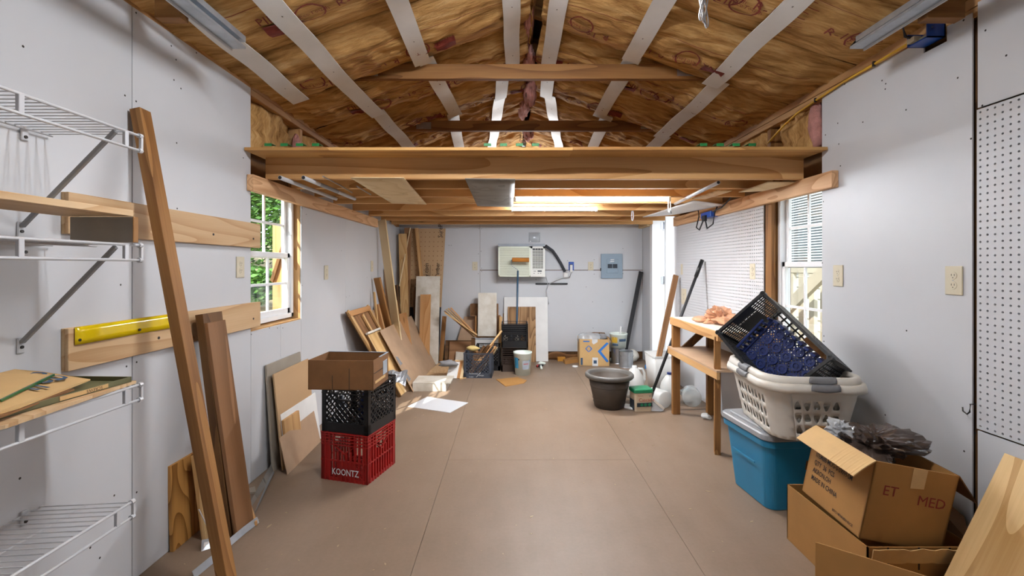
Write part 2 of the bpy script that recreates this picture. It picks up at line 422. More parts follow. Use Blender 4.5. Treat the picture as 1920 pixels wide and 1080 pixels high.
# ---- screw heads in the panels
def screws(parent, pts, n, r=.0042):
    mb = MB()
    for p in pts:
        B = basis(n, (0, 0, 1)); p = V(p)
        vs = [p+V(n)*.0006+B.col[0]*r*math.cos(a)+B.col[1]*r*math.sin(a) for a in [i*math.pi/3 for i in range(6)]]
        mb.add(vs, [tuple(range(6))])
    tag(mb.build('screw_heads', 'screw', parent, recalc=False), kind='stuff')
pl = [ONX(x, y, XL) for x, y in ((43, 87), (255, 24), (234, 179), (255, 190), (321, 86), (330, 112), (326, 150), (368, 99), (339, 166), (331, 268), (332, 391), (456, 296), (471, 366), (226, 534), (237, 687), (256, 679), (37, 897), (214, 929), (169, 1027), (187, 1046), (256, 923), (410, 823), (471, 627), (566, 390), (574, 402), (566, 535), (505, 615), (520, 615), (530, 615), (640, 470), (655, 555), (649, 557), (690, 420), (688, 520))]
screws(wl, pl, (1, 0, 0))
pr = [ONX(x, y, XR) for x, y in ((1807, 38), (1709, 88), (1584, 158), (1848, 57), (1887, 104), (1654, 151), (1661, 157), (1660, 167), (1699, 206), (1571, 231), (1618, 229), (1842, 198), (1821, 260), (1573, 270), (1576, 311), (1548, 253), (1544, 378), (1542, 493), (1545, 630), (1660, 778), (1808, 846), (1829, 812), (1796, 146), (1545, 640), (1700, 620))]
screws(wr, pr, (-1, 0, 0))
pb = [AT(x, y, YB-.001) for x, y in ((898, 429), (903, 429), (902, 471), (897, 476), (903, 503), (897, 513), (903, 509), (953, 524), (1005, 524), (1064, 489), (1114, 487), (1114, 514), (1168, 466), (1111, 566), (1167, 566), (1168, 513), (1112, 615), (1166, 615), (1099, 538), (842, 460), (846, 460), (845, 590), (850, 590))]
screws(wb, pb, (0, -1, 0), .0048)
# ---- ceiling: roof deck, kraft faced batts bay by bay, white strips, collar ties
ce = MB()
ce.prism([(XL-.35, YF-.3, roof(XL)-.35*RS+.14), (XM, YF-.3, roof(XM)+.14), (XM, YF-.3, roof(XM)+.2), (XL-.35, YF-.3, roof(XL)-.35*RS+.2)], (0, YB-YF+.7, 0))
ce.prism([(XR+.35, YF-.3, roof(XR)-.35*RS+.14), (XM, YF-.3, roof(XM)+.14), (XM, YF-.3, roof(XM)+.2), (XR+.35, YF-.3, roof(XR)-.35*RS+.2)], (0, YB-YF+.7, 0))
ce.box(XL-.14, XL-.095, YF, YB, 2.32, 2.5).box(XR+.095, XR+.14, YF, YB, 2.3, 2.5)
ce = tag(ce.build('ceiling', 'roofing'), kind='structure')
RAF = [-1.25, -.65, -.02, .6, 1.2, 1.78, 2.36, 2.93, 3.47, 4.02, 4.6, 5.15, 5.7, 6.2]
def sag(X, Y):
    """how far the paper facing hangs below the roof plane"""
    for k in range(len(RAF)-1):
        if RAF[k] <= Y <= RAF[k+1]: break
    t = (Y-RAF[k])/(RAF[k+1]-RAF[k]); side = X < XM
    e = min(1, abs(X-(XL if side else XR))/.16)
    q = nz((k*3.7+(0 if side else 50), X*.9, 0))
    puff = (math.sin(math.pi*min(1, max(0, t**(1.0+.35*q)))))**.7
    a = (.062+.026*q)*e
    wr_ = .013*nz((X*2.2+k, Y*11+.8*math.sin(X*3), 3.3))+.007*nz((X*5, Y*26, 9.1+k))
    far = .25+.75*min(1, max(0, (Y-2.3)/.8)); f2 = 1-abs(nz((X*3.1+Y*2.2, Y*9-X*2.5, 5.5+k)))*2
    f3 = max(0, 1-abs(nz((X*4.3-Y*3, Y*6+X*4, 8.1+k)))*3)
    wr_ += far*(.030*max(0, f2)**3*nz((X*1.3, Y*2, k))+.014*f3*f3+.014*nz((X*9+Y*4, Y*17, 2.2)))
    return .016+a*puff+wr_*(.35+.65*puff)*1.25
def RP(X, Y, off=0.0):
    s = -RS if X > XM else RS; n = V((s, 0, -1)).normalized()   # downward normal
    return V((X, Y, roof(X)))+n*(sag(X, Y)+off)
for side in (0, 1):
    for k in range(3, len(RAF)-1):
        y0, y1 = RAF[k]+.002, RAF[k+1]-.002
        xa, xb = ((XL-.06, XM-.05) if side == 0 else (XM+.07, XR+.06))
        nu = 44
        o = MB().grid(lambda u, v: RP(xa+(xb-xa)*u, y0+(y1-y0)*v), 90, 40).build('insulation_batt', 'kraft', ce, smooth=True, solid=.004, recalc=False)
    for y in RAF[3:-1]:
        p, q = ((XL, y, roof(XL)+.07), (XM, y, roof(XM)+.07)) if side == 0 else ((XR, y, roof(XR)+.07), (XM, y, roof(XM)+.07))
        plank('rafter', p, q, .14, .038, (0, 0, 1), 'stud_amber', ce)
plank('ridge_board', (XM, YF, roof(XM)+.06), (XM, YB, roof(XM)+.06), .16, .02, (0, 0, 1), 'stud_amber', ce)
# red print on the facings
def batt_print(side, k, xs, flip):
    y0, y1 = RAF[k], RAF[k+1]; L = y1-y0
    mb = MB()
    sgn = 1 if side == 0 else -1
    def put(s, size, xc, yc):
        def fn(x, y):
            X = xc+sgn*flip*x*.95; Y = yc-flip*y if side == 0 else yc+flip*y
            X = min(max(X, XL+.02), XR-.02)
            return RP(X, Y, .011)
        t = text_mb(s, size, (0, 0, 0), (1, 0, 0), (0, 1, 0), fn=fn, res=1); mb.add(t.v, t.f)
    def patch(xa, xb, ya, yb, n=6):
        mb.grid(lambda u, v: RP(xa+(xb-xa)*u, ya+(yb-ya)*v, .0095), n, n)
    def ring(xc, yc, rx, ry, w):
        for i in range(18):
            a0, a1 = i*math.pi/9, (i+1)*math.pi/9
            mb.quad(*[RP(xc+math.cos(a)*rx*s, yc+math.sin(a)*ry*s, .010) for a, s in ((a0, 1), (a1, 1), (a1, 1-w), (a0, 1-w))])
    for xc in xs:
        yc = y0+L*random.uniform(.52, .62); h = L*.105
        d = -sgn*flip
        put('R-19', h*1.25, xc, yc+h*.4)
        put('R-19', h*1.25, xc+d*-.33, yc+h*.4)
        ring(xc+d*.12, yc, .07, h*1.2, .12); put('EcoTouch', h*.6, xc+d*.175, yc+h*.2)
        ring(xc+d*-.50, yc, .07, h*1.2, .12); put('EcoTouch', h*.6, xc+d*-.445, yc+h*.2)
        patch(*sorted((xc+d*.22, xc+d*.34)), yc-h*.2, yc+h*1.5)
        put('PINK', h*1.1, xc+d*.34, yc-h*.5)
        for i in range(8):
            yy = yc-h*1.9+i*h*.5; xe = xc+d*-.12-d*random.uniform(.09, .13)
            mb.grid(lambda u, v: RP(xc+d*-.12+(xe-xc+d*.12)*u, yy+.0035*v, .010), 5, 1)
    mb.grid(lambda u, v: RP((XL+.1 if side == 0 else XR-.1)+(u*1.35)*sgn, y0+L*.30+.003*v, .0095), 24, 1)
    tag(mb.build('print', 'print_kraft', ce, recalc=False), label='red brown printing on the kraft paper facing')
for k in range(3, len(RAF)-1):
    batt_print(0, k, (-.95+.12*(k % 2), -.25) if k % 3 else (-.7,), 1 if k % 2 else -1)
    batt_print(1, k, (.62, 1.25-.1*(k % 2)) if k % 3 else (.95,), -1 if k % 2 else 1)
# white strips that hold the batts
def strip(pts, w=.105):
    P = []
    for (x0, y0), (x1, y1) in zip(pts, pts[1:]):
        n = max(2, int((y1-y0)/.07))
        for i in range(n): P.append((x0+(x1-x0)*i/n, y0+(y1-y0)*i/n))
    P.append(pts[-1])
    sm = []
    for i, (x, y) in enumerate(P):
        d = max(sag(x+dx, y+dy) for dx in (-w/2, 0, w/2) for dy in (-.03, 0, .03)); sm.append(d)
    sm2 = [max(sm[max(0, i-1):i+2])*.5+sum(sm[max(0, i-1):i+2])/len(sm[max(0, i-1):i+2])*.5+.013 for i in range(len(sm))]
    for _ in range(3): sm2 = [sum(sm2[max(0, i-1):i+2])/len(sm2[max(0, i-1):i+2]) for i in range(len(sm2))]
    mb = MB(); vs = []; low = []
    for (x, y), d in zip(P, sm2):
        s = -RS if x > XM else RS; n = V((s, 0, -1)).normalized(); u = V((1, 0, RS if x < XM else -RS)).normalized()
        c = V((x, y, roof(x)))+n*d; vs += [c-u*w/2, c+u*w/2]; low += [c-u*w/2+n*.004, c+u*w/2+n*.004]
    K = len(P); N2 = 2*K
    fs = []
    for i in range(K-1):
        a_, b_ = 2*i, 2*i+2
        fs += [(a_, b_, b_+1, a_+1), (N2+a_, N2+a_+1, N2+b_+1, N2+b_), (a_, N2+a_, N2+b_, b_), (a_+1, b_+1, N2+b_+1, N2+a_+1)]
    fs += [(0, 1, N2+1, N2), (N2-2, N2+N2-2, N2+N2-1, N2-1)]
    o = mb.add(vs+low, fs).build('batten_strip', 'white_paint', ce, smooth=True)
    o.data.set_sharp_from_angle(angle=.6)
    vs = low
    sp = []
    for i in range(4, len(P)-1, 8):
        s = -RS if P[i][0] > XM else RS; sp.append(((vs[2*i]+vs[2*i+1])/2+V((s, 0, -1)).normalized()*.0006))
    B = MB()
    for p in sp: B.lathe([(.0001, 0), (.005, 0)], 6, p)
    tag(B.build('screw_heads', 'screw', o, recalc=False), kind='stuff')
for pts in ([(-1.30, .6), (-1.34, 2.84)], [(-1.07, .6), (-1.05, 2.9), (-1.02, 3.4)], [(-1.02, 3.38), (-.98, 4.9)],
            [(-.56, .6), (-.585, 2.86)], [(-.56, 2.84), (-.50, 3.88)], [(-.52, 3.84), (-.6, 5.2)], [(-.03, .6), (-.02, 3.34)], [(-.07, 3.28), (-.12, 3.86)], [(-.12, 3.84), (-.27, 5.6)],
            [(.27, .6), (.31, 3.3)], [(.31, 3.28), (.34, 3.9)], [(.36, 3.86), (.62, 5.4)], [(.80, .6), (.79, 2.88)], [(.80, 2.84), (.80, 3.95)], [(.86, 3.9), (.93, 5.3)],
            [(1.27, .6), (1.29, 2.86)], [(1.33, 2.8), (1.33, 3.95)], [(1.36, 3.9), (1.36, 5.3)]): strip(pts)
# pink wool hanging out of the ridge gap
def blob(mb, c, r, n=10, amp=.35, f=9, crinkle=0):
    c = V(c); vs = []; fs = []
    for j in range(n+1):
        for i in range(2*n):
            th = math.pi*j/n; ph = math.pi*i/n; d = V((math.sin(th)*math.cos(ph), math.sin(th)*math.sin(ph), math.cos(th)))
            k = 1+amp*nz(d*1.3+c*f)+amp*.5*nz(d*3.5+c*f)
            if crinkle: k += .35*(1-2*abs(nz(d*4.1+c*3)))*.6+.18*(1-2*abs(nz(d*9.3+c)))-.2
            vs.append(c+V((d.x*r[0], d.y*r[1], d.z*r[2]))*k)
    for j in range(n):
        for i in range(2*n): fs.append((j*2*n+i, j*2*n+(i+1) % (2*n), (j+1)*2*n+(i+1) % (2*n), (j+1)*2*n+i))
    return mb.add(vs, fs)
for c, r in (((.11, 2.95, 2.84), (.035, .30, .045)), ((.14, 3.45, 2.80), (.04, .22, .07)), ((.17, 3.76, 2.72), (.05, .10, .12)), ((.12, 4.4, 2.80), (.05, .3, .06)), ((.2, 5.0, 2.74), (.06, .2, .08)), ((.13, 2.2, 2.86), (.03, .4, .04))):
    blob(MB(), c, r, 16, .45, 9, 1).build('pink_wool', 'pink_wool', ce, smooth=True)
for k, (y0, y1) in enumerate(zip(RAF[3:-1], RAF[4:])):       # loose paper edges hanging along the ridge
    MB().grid(lambda u, v: V((XM-.055+.03*nz((u*5, v*3, k))+.05*v, y0+(y1-y0)*u, roof(XM)-.02-.05*v-.03*nz((u*7+k, v*2, 4)))), 14, 5).build('loose_flange', 'kraft', ce, smooth=True, solid=.002, recalc=False)
for y, z0, z1 in ((2.93, 2.457, 2.552), (4.02, 2.451, 2.54)):
    x0 = -1.08 if y < 3 else -.93; x1 = 1.30 if y < 3 else 1.38
    plank('collar_tie', (x0, y, (z0+z1)/2), (x1, y, (z0+z1)/2), z1-z0, .038, (0, 0, 1), 'stud_amber', ce)
    for x, d in ((x0+.03, 1), (x1-.03, -1)):
        plank('tie_plate', (x+d*.07, y-.0205, (z0+z1)/2), (x+d*.2, y-.0205, (z0+z1)/2), .06, .002, (0, 0, 1), 'galv', ce, 0)
for x0, x1 in ((-1.365, -1.265), (1.745, 1.60)):
    plank('sawn_joist_stub', (x0, 1.76, 2.285), (x1, 1.76, 2.285), .16, .045, (0, 0, 1), 'stud_amber', ce)
    plank('sawn_joist_stub', (x0, .9, 2.285), (x1, .9, 2.285), .16, .045, (0, 0, 1), 'stud_amber', ce)
# open stud bays above the loft: crumpled paper and wool
def bay(X, sgn, y0, y1, z0, z1, seed):
    MB().grid(lambda u, v: V((X+sgn*(.022+.03*nz((u*4+seed, v*5, 1))+.018*nz((u*13, v*9, seed))-.03*abs(2*u-1)**4), y0+(y1-y0)*u, z0+(z1-z0)*v)), 18, 14).build('insulation_batt', 'kraft', wl if sgn > 0 else wr, smooth=True, solid=.003, recalc=False)
bay(XL-.06, 1, WL0+.03, 3.2, 1.93, 2.24, 2); bay(XL-.06, 1, 3.3, 3.87, 1.93, 2.24, 5); bay(XL-.06, 1, 3.93, 5.0, 1.93, 2.24, 8)
bay(XR+.06, -1, WR0+.1, 3.1, 1.93, 2.22, 3); bay(XR+.06, -1, 3.2, 3.67, 1.93, 2.22, 6); bay(XR+.06, -1, 3.73, 4.6, 1.93, 2.22, 9)
for c, r, p in (((XL-.03, 3.25, 2.06), (.03, .05, .14), wl), ((XL-.03, 3.9, 2.16), (.03, .2, .05), wl), ((XR+.02, 2.68, 2.08), (.035, .045, .15), wr), ((XL-.02, 2.63, 2.06), (.012, .012, .15), wl)):
    blob(MB(), c, r, 8, .4, 13).build('pink_wool', 'pink_wool', p, smooth=True)
# ---- windows
def window(name, side, y0, y1, z0, z1, meet, cols):
    X = (XL-.085) if side < 0 else (XR+.085); s = side
    r = tag(T(name, None, None, (X, (y0+y1)/2, z0)), kind='structure')
    fr = MB()
    for a in ((y0, y0+.03, z0, z1), (y1-.03, y1, z0, z1), (y0, y1, z0, z0+.03), (y0, y1, z1-.03, z1)): fr.box(X-.035, X+.035, *a)
    fr.build('window_frame', 'white_vinyl', r, bevel=.002)
    for zz0, zz1, dx in ((z0+.03, meet+.02, -s*.012), (meet-.02, z1-.03, s*.012)):
        ya, yb = y0+.03, y1-.03; m = MB(); a = X+dx
        for q in ((ya, ya+.032, zz0, zz1), (yb-.032, yb, zz0, zz1), (ya, yb, zz0, zz0+.038), (ya, yb, zz1-.034, zz1)): m.box(a-.011, a+.011, *q)
        sh = m.build('sash', 'white_vinyl', r, bevel=.002)
        zm = (zz0+zz1)/2
        ys = [ya+.032+(yb-ya-.064)*i/cols for i in range(cols+1)]
        for yy in ys[1:-1]: MB().box(a-.006, a+.006, yy-.008, yy+.008, zz0+.03, zz1-.03).build('muntin', 'white_vinyl', sh)
        MB().box(a-.0055, a+.0055, ya+.03, yb-.03, zm-.008, zm+.008).build('muntin', 'white_vinyl', sh)
        for i in range(cols):
            for q0, q1 in ((zz0+.036, zm), (zm, zz1-.032)):
                MB().quad((a, ys[i], q0), (a, ys[i+1], q0), (a, ys[i+1], q1), (a, ys[i], q1)).build('pane', 'glass', sh)
    return r
window('window_1', -1, WL0+.01, WL1-.01, WZ0+.01, WZ1, 1.325, 2)
window('window_2', 1, WR0+.0, WR1, .66, WZ1, 1.262, 2)
# ---- side door, standing open to the outside
dr = tag(T('door_1', None, None, (XR+.08, DR1, 0)), kind='structure')
jm = MB().box(XR-.012, XR+.14, DR1-.03, DR1+.05, 0, DZ).box(XR-.012, XR+.14, DR0-.0, DR0+.02, 0, DZ).box(XR-.012, XR+.14, DR0, DR1+.05, DZ, DZ+.03)
jm.build('door_frame', 'door_white', dr, bevel=.002)
MB().box(XR-.012, XR+.0, DR1+.045, DR1+.06, 0, 1.86).build('casing', 'door_white', dr)
lf = MB().box(XR+.15, XR+.93, DR1-.05, DR1-.01, .02, DZ-.01).build('door_leaf', 'door_white', dr, bevel=.002)
for z in (.33, 1.08, 1.76):
    h = MB().box(XR+.10, XR+.13, DR1-.0335, DR1-.0305, z-.045, z+.045).tube([(XR+.135, DR1-.036, z-.05), (XR+.135, DR1-.036, z+.05)], .007, 8)
    h.build('hinge', 'steel', dr)
# ================================================================== OUTSIDE
gr = tag(MB().box(-30, 30, -12, 45, -.6, -.35).build('ground', 'dirt_ground'), kind='structure')
hs = tag(T('neighbour_house', 'white sided house beyond the right window', 'house', (4.6, 8, -.35)), None)
for i in range(22):
    z = -.35+i*.16; MB().prism([(4.62, 5.2, z), (4.60, 5.2, z+.0), (4.615, 5.2, z+.162), (4.66, 5.2, z+.162)], (0, 7, 0)).build('siding_board', 'siding', hs)
MB().box(4.66, 5.2, 5.2, 12.2, -.35, 3.2).build('wall', 'siding', hs)
wf = MB()
for a in ((6.45, 6.55, 1.2, 2.95), (7.42, 7.52, 1.2, 2.95), (6.45, 7.52, 1.2, 1.3), (6.45, 7.52, 2.85, 2.95)): wf.box(4.55, 4.6, *a)
wf = wf.build('window', 'siding', hs); MB().box(4.585, 4.6, 6.55, 7.42, 1.3, 2.85).build('pane', 'dark_pane', wf)
bl = MB()
for i in range(38): bl.box(4.575, 4.583, 6.56, 7.41, 1.31+i*.041, 1.329+i*.041)
tag(bl.build('blind_slats', 'blind', wf), kind='stuff')
rl = T('porch_railing', 'white wooden porch railing with sloping stair rail outside right window', 'railing', (3.3, 5.2, -.35))
plank('rail', (3.3, 3.4, 1.24), (3.3, 7.4, 1.24), .05, .12, (1, 0, 0), 'rail_white', rl); plank('rail', (3.3, 3.4, .22), (3.3, 7.4, .22), .05, .10, (1, 0, 0), 'rail_white', rl)
for i in range(22): plank('baluster', (3.3, 3.5+i*.18, -.35), (3.3, 3.5+i*.18, 1.2), .04, .085, (1, 0, 0), 'rail_white', rl)
plank('stair_rail', (3.1, 5.7, .34), (3.1, 3.9, 1.60), .05, .13, (1, 0, 0), 'rail_white', rl)
MB().box(3.0, 4.5, 3.2, 7.6, -.35, .02).build('deck', 'rail_white', rl)
fp = T('wooden_gate', 'sunlit orange brown wooden gate with diagonal brace outside left window', 'gate', (-3.3, 5.6, -.35))
for i in range(3): plank('board', (-3.14+.13*i, 6.1-.06*i, -.2), (-3.14+.13*i, 6.1-.06*i, 2.02-.1*(2-i)), .15, .02, (1, -.45, 0), 'cedar', fp)
plank('brace', (-3.2, 6.08, 1.05), (-2.9, 5.93, 1.75), .06, .02, (0, 0, 1), 'dark_wood', fp)
bk = MB().grid(lambda u, v: V((-1.95-16*u, -6+34*v, -.352+.25*16*u+.12*nz((u*22, v*40, 3))*min(1, u*12))), 50, 80)
tag(bk.build('yard_bank', 'dirt_ground', smooth=True, recalc=False), kind='structure')
def tree(c, r, n, m, name, label, trunk=True, seed=0):
    rnd = random.Random(seed); c = V(c); t = T(name, label, 'tree' if trunk else 'shrub', (c.x, c.y, .3), group='greenery outside the left window')
    mb = MB()
    for i in range(n):
        d = V((rnd.gauss(0, 1), rnd.gauss(0, 1), rnd.gauss(0, 1))).normalized()*rnd.uniform(.25, 1)
        k = 1+.4*nz(d*1.7+c); p = c+V((d.x*r[0], d.y*r[1], d.z*r[2]))*k; a = V((rnd.gauss(0, 1), rnd.gauss(0, 1), rnd.gauss(0, 1))).normalized(); B = basis(a, (1, .3, .2)); s = rnd.uniform(.05, .10)
        mb.add([p-B.col[0]*s, p-B.col[1]*s*.5, p+B.col[0]*s, p+B.col[1]*s*.5], [(0, 1, 2, 3)])
    tag(mb.build('foliage', m, t, recalc=False), kind='stuff')
    MB().tube([(c.x, c.y, -.4), (c.x+.05, c.y, c.z*.5), (c.x, c.y, c.z)], [.09, .06, .02], 7).build('trunk', 'bark', t)
tree((-6.4, 11.0, 3.0), (2.0, 2.0, 1.9), 7000, 'leaf', 'tree', 'bright green leafy tree seen through upper left window panes', True, 1)
tree((-9.8, 13.6, 3.6), (2.4, 2.4, 2.4), 6000, 'leaf_dark', 'tree', 'dark tree at the left edge of the left window view', True, 2)
tree((-7.0, 16.0, 3.6), (3.4, 3.0, 2.8), 8000, 'leaf_dark', 'tree', 'dark tree behind the wooden gate outside left window', True, 3)
tree((-12.0, 19.5, 4.5), (4.0, 4.0, 3.6), 8000, 'leaf_dark', 'tree', 'tallest dark tree farthest off outside the left window', True, 6)
tree((-5.2, 9.2, .85), (.6, .6, .4), 1500, 'leaf', 'shrub', 'low green shrub on dirt seen through lower left window panes', False, 4)
tree((-6.4, 9.9, 1.1), (.7, .6, .4), 1500, 'leaf', 'shrub', 'ground hugging shrub left of the low green shrub outside', False, 5)
# ================================================================== LOFT
ZJ = 1.776; LF = 2.545
lo = T('storage_loft', 'wooden storage loft of pine joists and plywood deck across the room', 'loft', (.15, LF, ZJ))
for x0, x1, dz in ((XL+.005, .35, 0), (.35, XR-.005, .003)):
    sheet('deck_sheet', (x0, LF+.001+dz, 1.921+dz), (x1, LF+.001+dz, 1.921+dz), (x0, 5.2, 1.921+dz), -.017, 'deck_ply', lo, grain='b')
    e = MB().box(x0, x1, LF-.001, LF+.001, 1.922+dz, 1.938+dz)
JY = [2.72, 3.04, 3.40, 3.76, 4.22, 4.70, 5.15]
for i, y in enumerate(JY):
    plank('joist', (XL+.03, y+.019, ZJ+.0705), (XR-.03, y+.019, ZJ+.0705), .141, .038, (0, 0, 1), 'joist_pine', lo)
plank('ledger', (XL+.021, 2.575, ZJ-.047), (XL+.021, 5.0, ZJ-.047), .092, .038, (0, 0, 1), 'ledger_pine', lo)
plank('ledger', (XR-.021, 2.47, ZJ-.047), (XR-.021, 4.87, ZJ-.047), .092, .038, (0, 0, 1), 'ledger_pine', lo)
plank('back_ledger', (-.88, YB-.025, 1.875), (XR-.03, YB-.025, 1.875), .09, .04, (0, 0, 1), 'joist_pine', lo)
plank('joist', (XL+.03, 5.62, ZJ+.0705), (XR-.03, 5.62, ZJ+.0705), .141, .038, (0, 0, 1), 'joist_pine', lo)
MB().box(XL, XR, 5.2, YB, 1.93, 1.945).build('deck_sheet', 'deck_ply', lo)
plank('cleat', (XR-.03, 5.76, 1.8), (XR-.03, YB, 1.8), .07, .05, (0, 0, 1), 'cream_board', lo)
plank('cleat', (XL+.02, 5.6, 1.85), (XL+.02, 5.95, 1.80), .06, .04, (0, 0, 1), 'stud_amber', lo)
# strips of green tape over the deck edge
for x in (503, 533, 562, 592, 914, 944, 974, 1004, 1319, 1350, 1380, 1410):
    p = AT(x, 272, LF)
    MB().box(p.x-.02, p.x+.02, LF-.003, LF+.05, 1.94, 1.942).box(p.x-.02, p.x+.02, LF-.004, LF-.002, 1.926, 1.942).build('tape_strip', 'green_tape', lo)
# sheets tucked up under the joists
def under(name, pts, m, label, cat='board', t=.005):
    o = MB(); P = [V(p) for p in pts]
    o.grid(lambda u, v: (P[0]*(1-u)+P[1]*u)*(1-v)+(P[3]*(1-u)+P[2]*u)*v+V((0, 0, -.012*math.sin(math.pi*u)*math.sin(math.pi*v))), 8, 8)
    return tag(o.build(name, m, None, smooth=True, solid=t, recalc=False), label, cat)
U = ZJ-.006
under('plywood_scrap', [FL(657, 333, U), FL(757, 333, U), FL(800, 383, U), FL(735, 381, U)], 'cream_board', 'pale thin plywood sheet fixed under loft joists beside grey one')
under('hardboard_scrap', [FL(872, 335, U), FL(966, 336, U), FL(962, 388, U), FL(895, 386, U)], 'grey_board', 'weathered grey board fixed under the loft joists')
under('white_ceiling_board', [FL(1300, 376, ZJ-.02), FL(1362, 384, ZJ-.02), FL(1265, 402, ZJ-.03), FL(1205, 407, ZJ-.03)], 'white_paint', 'white board fixed under the joists above the open door')
under('plywood_scrap', [FL(1440, 341, ZJ-.004), FL(1505, 341, ZJ-.004), FL(1430, 358, ZJ-.02), FL(1385, 360, ZJ-.02)], 'cream_board', 'curved thin plywood strip tucked behind the right ledger')
under('plywood_scrap', [FL(1345, 357, U), FL(1372, 358, U), FL(1322, 373, U), FL(1297, 372, U)], 'plywood', 'small plywood scrap under joists beside the white pipe')
# pipes slung under the joists
def pipe(name, a, b, r, m, label, sub=None):
    o = T(name, label, 'pipe', a); MB().tube([a, b], r, 10).build('tube', m, o, smooth=True)
    d = (V(b)-V(a)).normalized(); MB().tube([V(a)-d*.001, V(a)+d*.004], r*.8, 10).build('bore', 'black_rubber', o)
    if sub: MB().tube([V(a)+(V(b)-V(a))*.25, V(a)+(V(b)-V(a))*.6], r*1.03, 10).build('printing', 'grey_lid', o)
    return o
pipe('plastic_pipe', FL(525, 333, ZJ-.013), FL(630, 373, ZJ-.013), .0125, 'white_wire', 'white plastic pipe under joists nearest the left ledger')
pipe('plastic_pipe', FL(569, 333, ZJ-.013), FL(665, 373, ZJ-.013), .0125, 'white_wire', 'white printed pipe under joists beside thin metal rods', True)
pipe('plastic_pipe', FL(1347, 342, ZJ-.013), FL(1266, 382, ZJ-.013), .012, 'white_wire', 'white printed pipe under joists above the pegboard', True)
tag(MB().tube([FL(606, 331, U), FL(640, 349, U-.005), FL(660, 361, U)], .005, 6).build('metal_rod', 'steel'), 'thin bent metal rod under joists right of pipes', 'rod')
tag(MB().tube([FL(669, 349, U), FL(695, 365, U)], .005, 6).build('metal_rod', 'steel'), 'short thin metal rod beside the pale plywood sheet', 'rod')
# fluorescent tubes between the joists
def tubelight(x0, x1, y, z, label, e):
    o = T('tube_light', label, 'light', ((x0+x1)/2, y, z), group='tube lights under the loft')
    MB().box(x0-.02, x1+.02, y-.011, y+.011, z+.016, z+.032).build('housing', 'white_paint', o)
    MB().tube([(x0, y, z), (x1, y, z)], .0095, 10).build('tube', 'tube_glow', o, smooth=True)
    l = lamp('tube_lamp', 'AREA', ((x0+x1)/2, y, z-.0115), e, (.96, .98, 1), shape='RECTANGLE', size=x1-x0, size_y=.012); adopt(l, o)
    for x in (x0-.012, x1+.012): MB().box(x-.008, x+.008, y-.014, y+.014, z-.015, z+.02).build('socket', 'white_paint', o)
tubelight(.044, 1.187, 3.42, 1.756, 'long lit fluorescent tube below the loft nearer the camera', 7)
tubelight(.03, .77, 4.12, 1.768, 'lit fluorescent tube behind the first below the loft', 32)
def cord(name, x, y0, y1, Z, label, tip=True):
    p, q = AT(x, y0, Z), AT(x, y1, Z); o = T(name, label, 'cord', q)
    r = (p.z-q.z)/2; c = (p+q)/2
    MB().tube([c+V((.35*r*math.sin(a)*.5, 0, r*math.cos(a))) for a in [i*math.pi/10 for i in range(21)]], .004, 6).build('loop', 'white_wire', o, smooth=True)
    if tip: MB().tube([q+V((.01, -.005, .01)), q+V((.012, -.005, -.012))], .004, 6).build('tip', 'black_rubber', o)
cord('hanging_string', 1255, 374, 398, 3.5, 'looped white cord hanging at the end of the lit tube')
cord('hanging_string', 1186, 394, 414, 4.3, 'looped white cord hanging before the rear tube light', False)
# ================================================================== OVERHEAD, NEAR THE CAMERA
def shoplight(x, y, z, label, e):
    o = T('shop_light', label, 'light', (x, y, z))
    MB().prism([(x-.65, y-.02, z), (x-.65, y-.015, z+.03), (x-.65, y+.015, z+.03), (x-.65, y+.02, z)], (1.3, 0, 0)).build('batten', 'white_paint', o)
    for dy in (-.035, .035): MB().tube([(x-.6, y+dy, z-.012), (x+.6, y+dy, z-.012)], .013, 8).build('tube', 'shop_tube_glow', o, smooth=True)
    l = lamp('shop_light_lamp', 'AREA', (x, y, z-.03), e, (.96, .98, 1), shape='RECTANGLE', size=1.2, size_y=.12); l.parent = o; l.matrix_parent_inverse = o.matrix_basis.inverted()
shoplight(-.15, 1.4, 2.58, 'twin tube shop light hanging overhead above the picture', 14)
o = T('hanging_string', 'bunched white pull cord hanging from the ceiling at the top', 'cord', AT(1320, 28, 1.5))
for k in range(4):
    x = .63+.008*k; MB().tube([(x+.006*math.sin(a*2+k), 1.5+.004*k, 2.11+(.045+.006*k)*math.cos(a)) for a in [i*math.pi/10 for i in range(21)]], .0025, 5).build('loop', 'white_wire', o, smooth=True)
MB().tube([(.64, 1.5, 2.15), (.645, 1.5, 2.62)], .0025, 5).build('string', 'white_wire', o)
for x, s, lab in ((-1.215, 1, 'silver metal channel rail at top left below the roof'), (1.55, -1, 'silver metal channel rail at top right near blue box')):
    o = T('metal_channel', lab, 'rail', (x, 2.03, 2.235))
    MB().prism([(x-.03, -1.2, 2.225), (x+.03, -1.2, 2.225), (x+.03, -1.2, 2.235), (x+.0, -1.2, 2.235), (x, -1.2, 2.27), (x-.02*s, -1.2, 2.27), (x-.02*s, -1.2, 2.235), (x-.03, -1.2, 2.235)], (0, 3.23, 0)).build('channel', 'galv', o)
    MB().box(x-.004, x+.03, -1.2, 2.03, 2.255, 2.28).build('web', 'galv', o)
    MB().box(x-s*.03, x-s*.036, -1.2, 2.03, 2.216, 2.232).build('lip', 'white_wire', o)
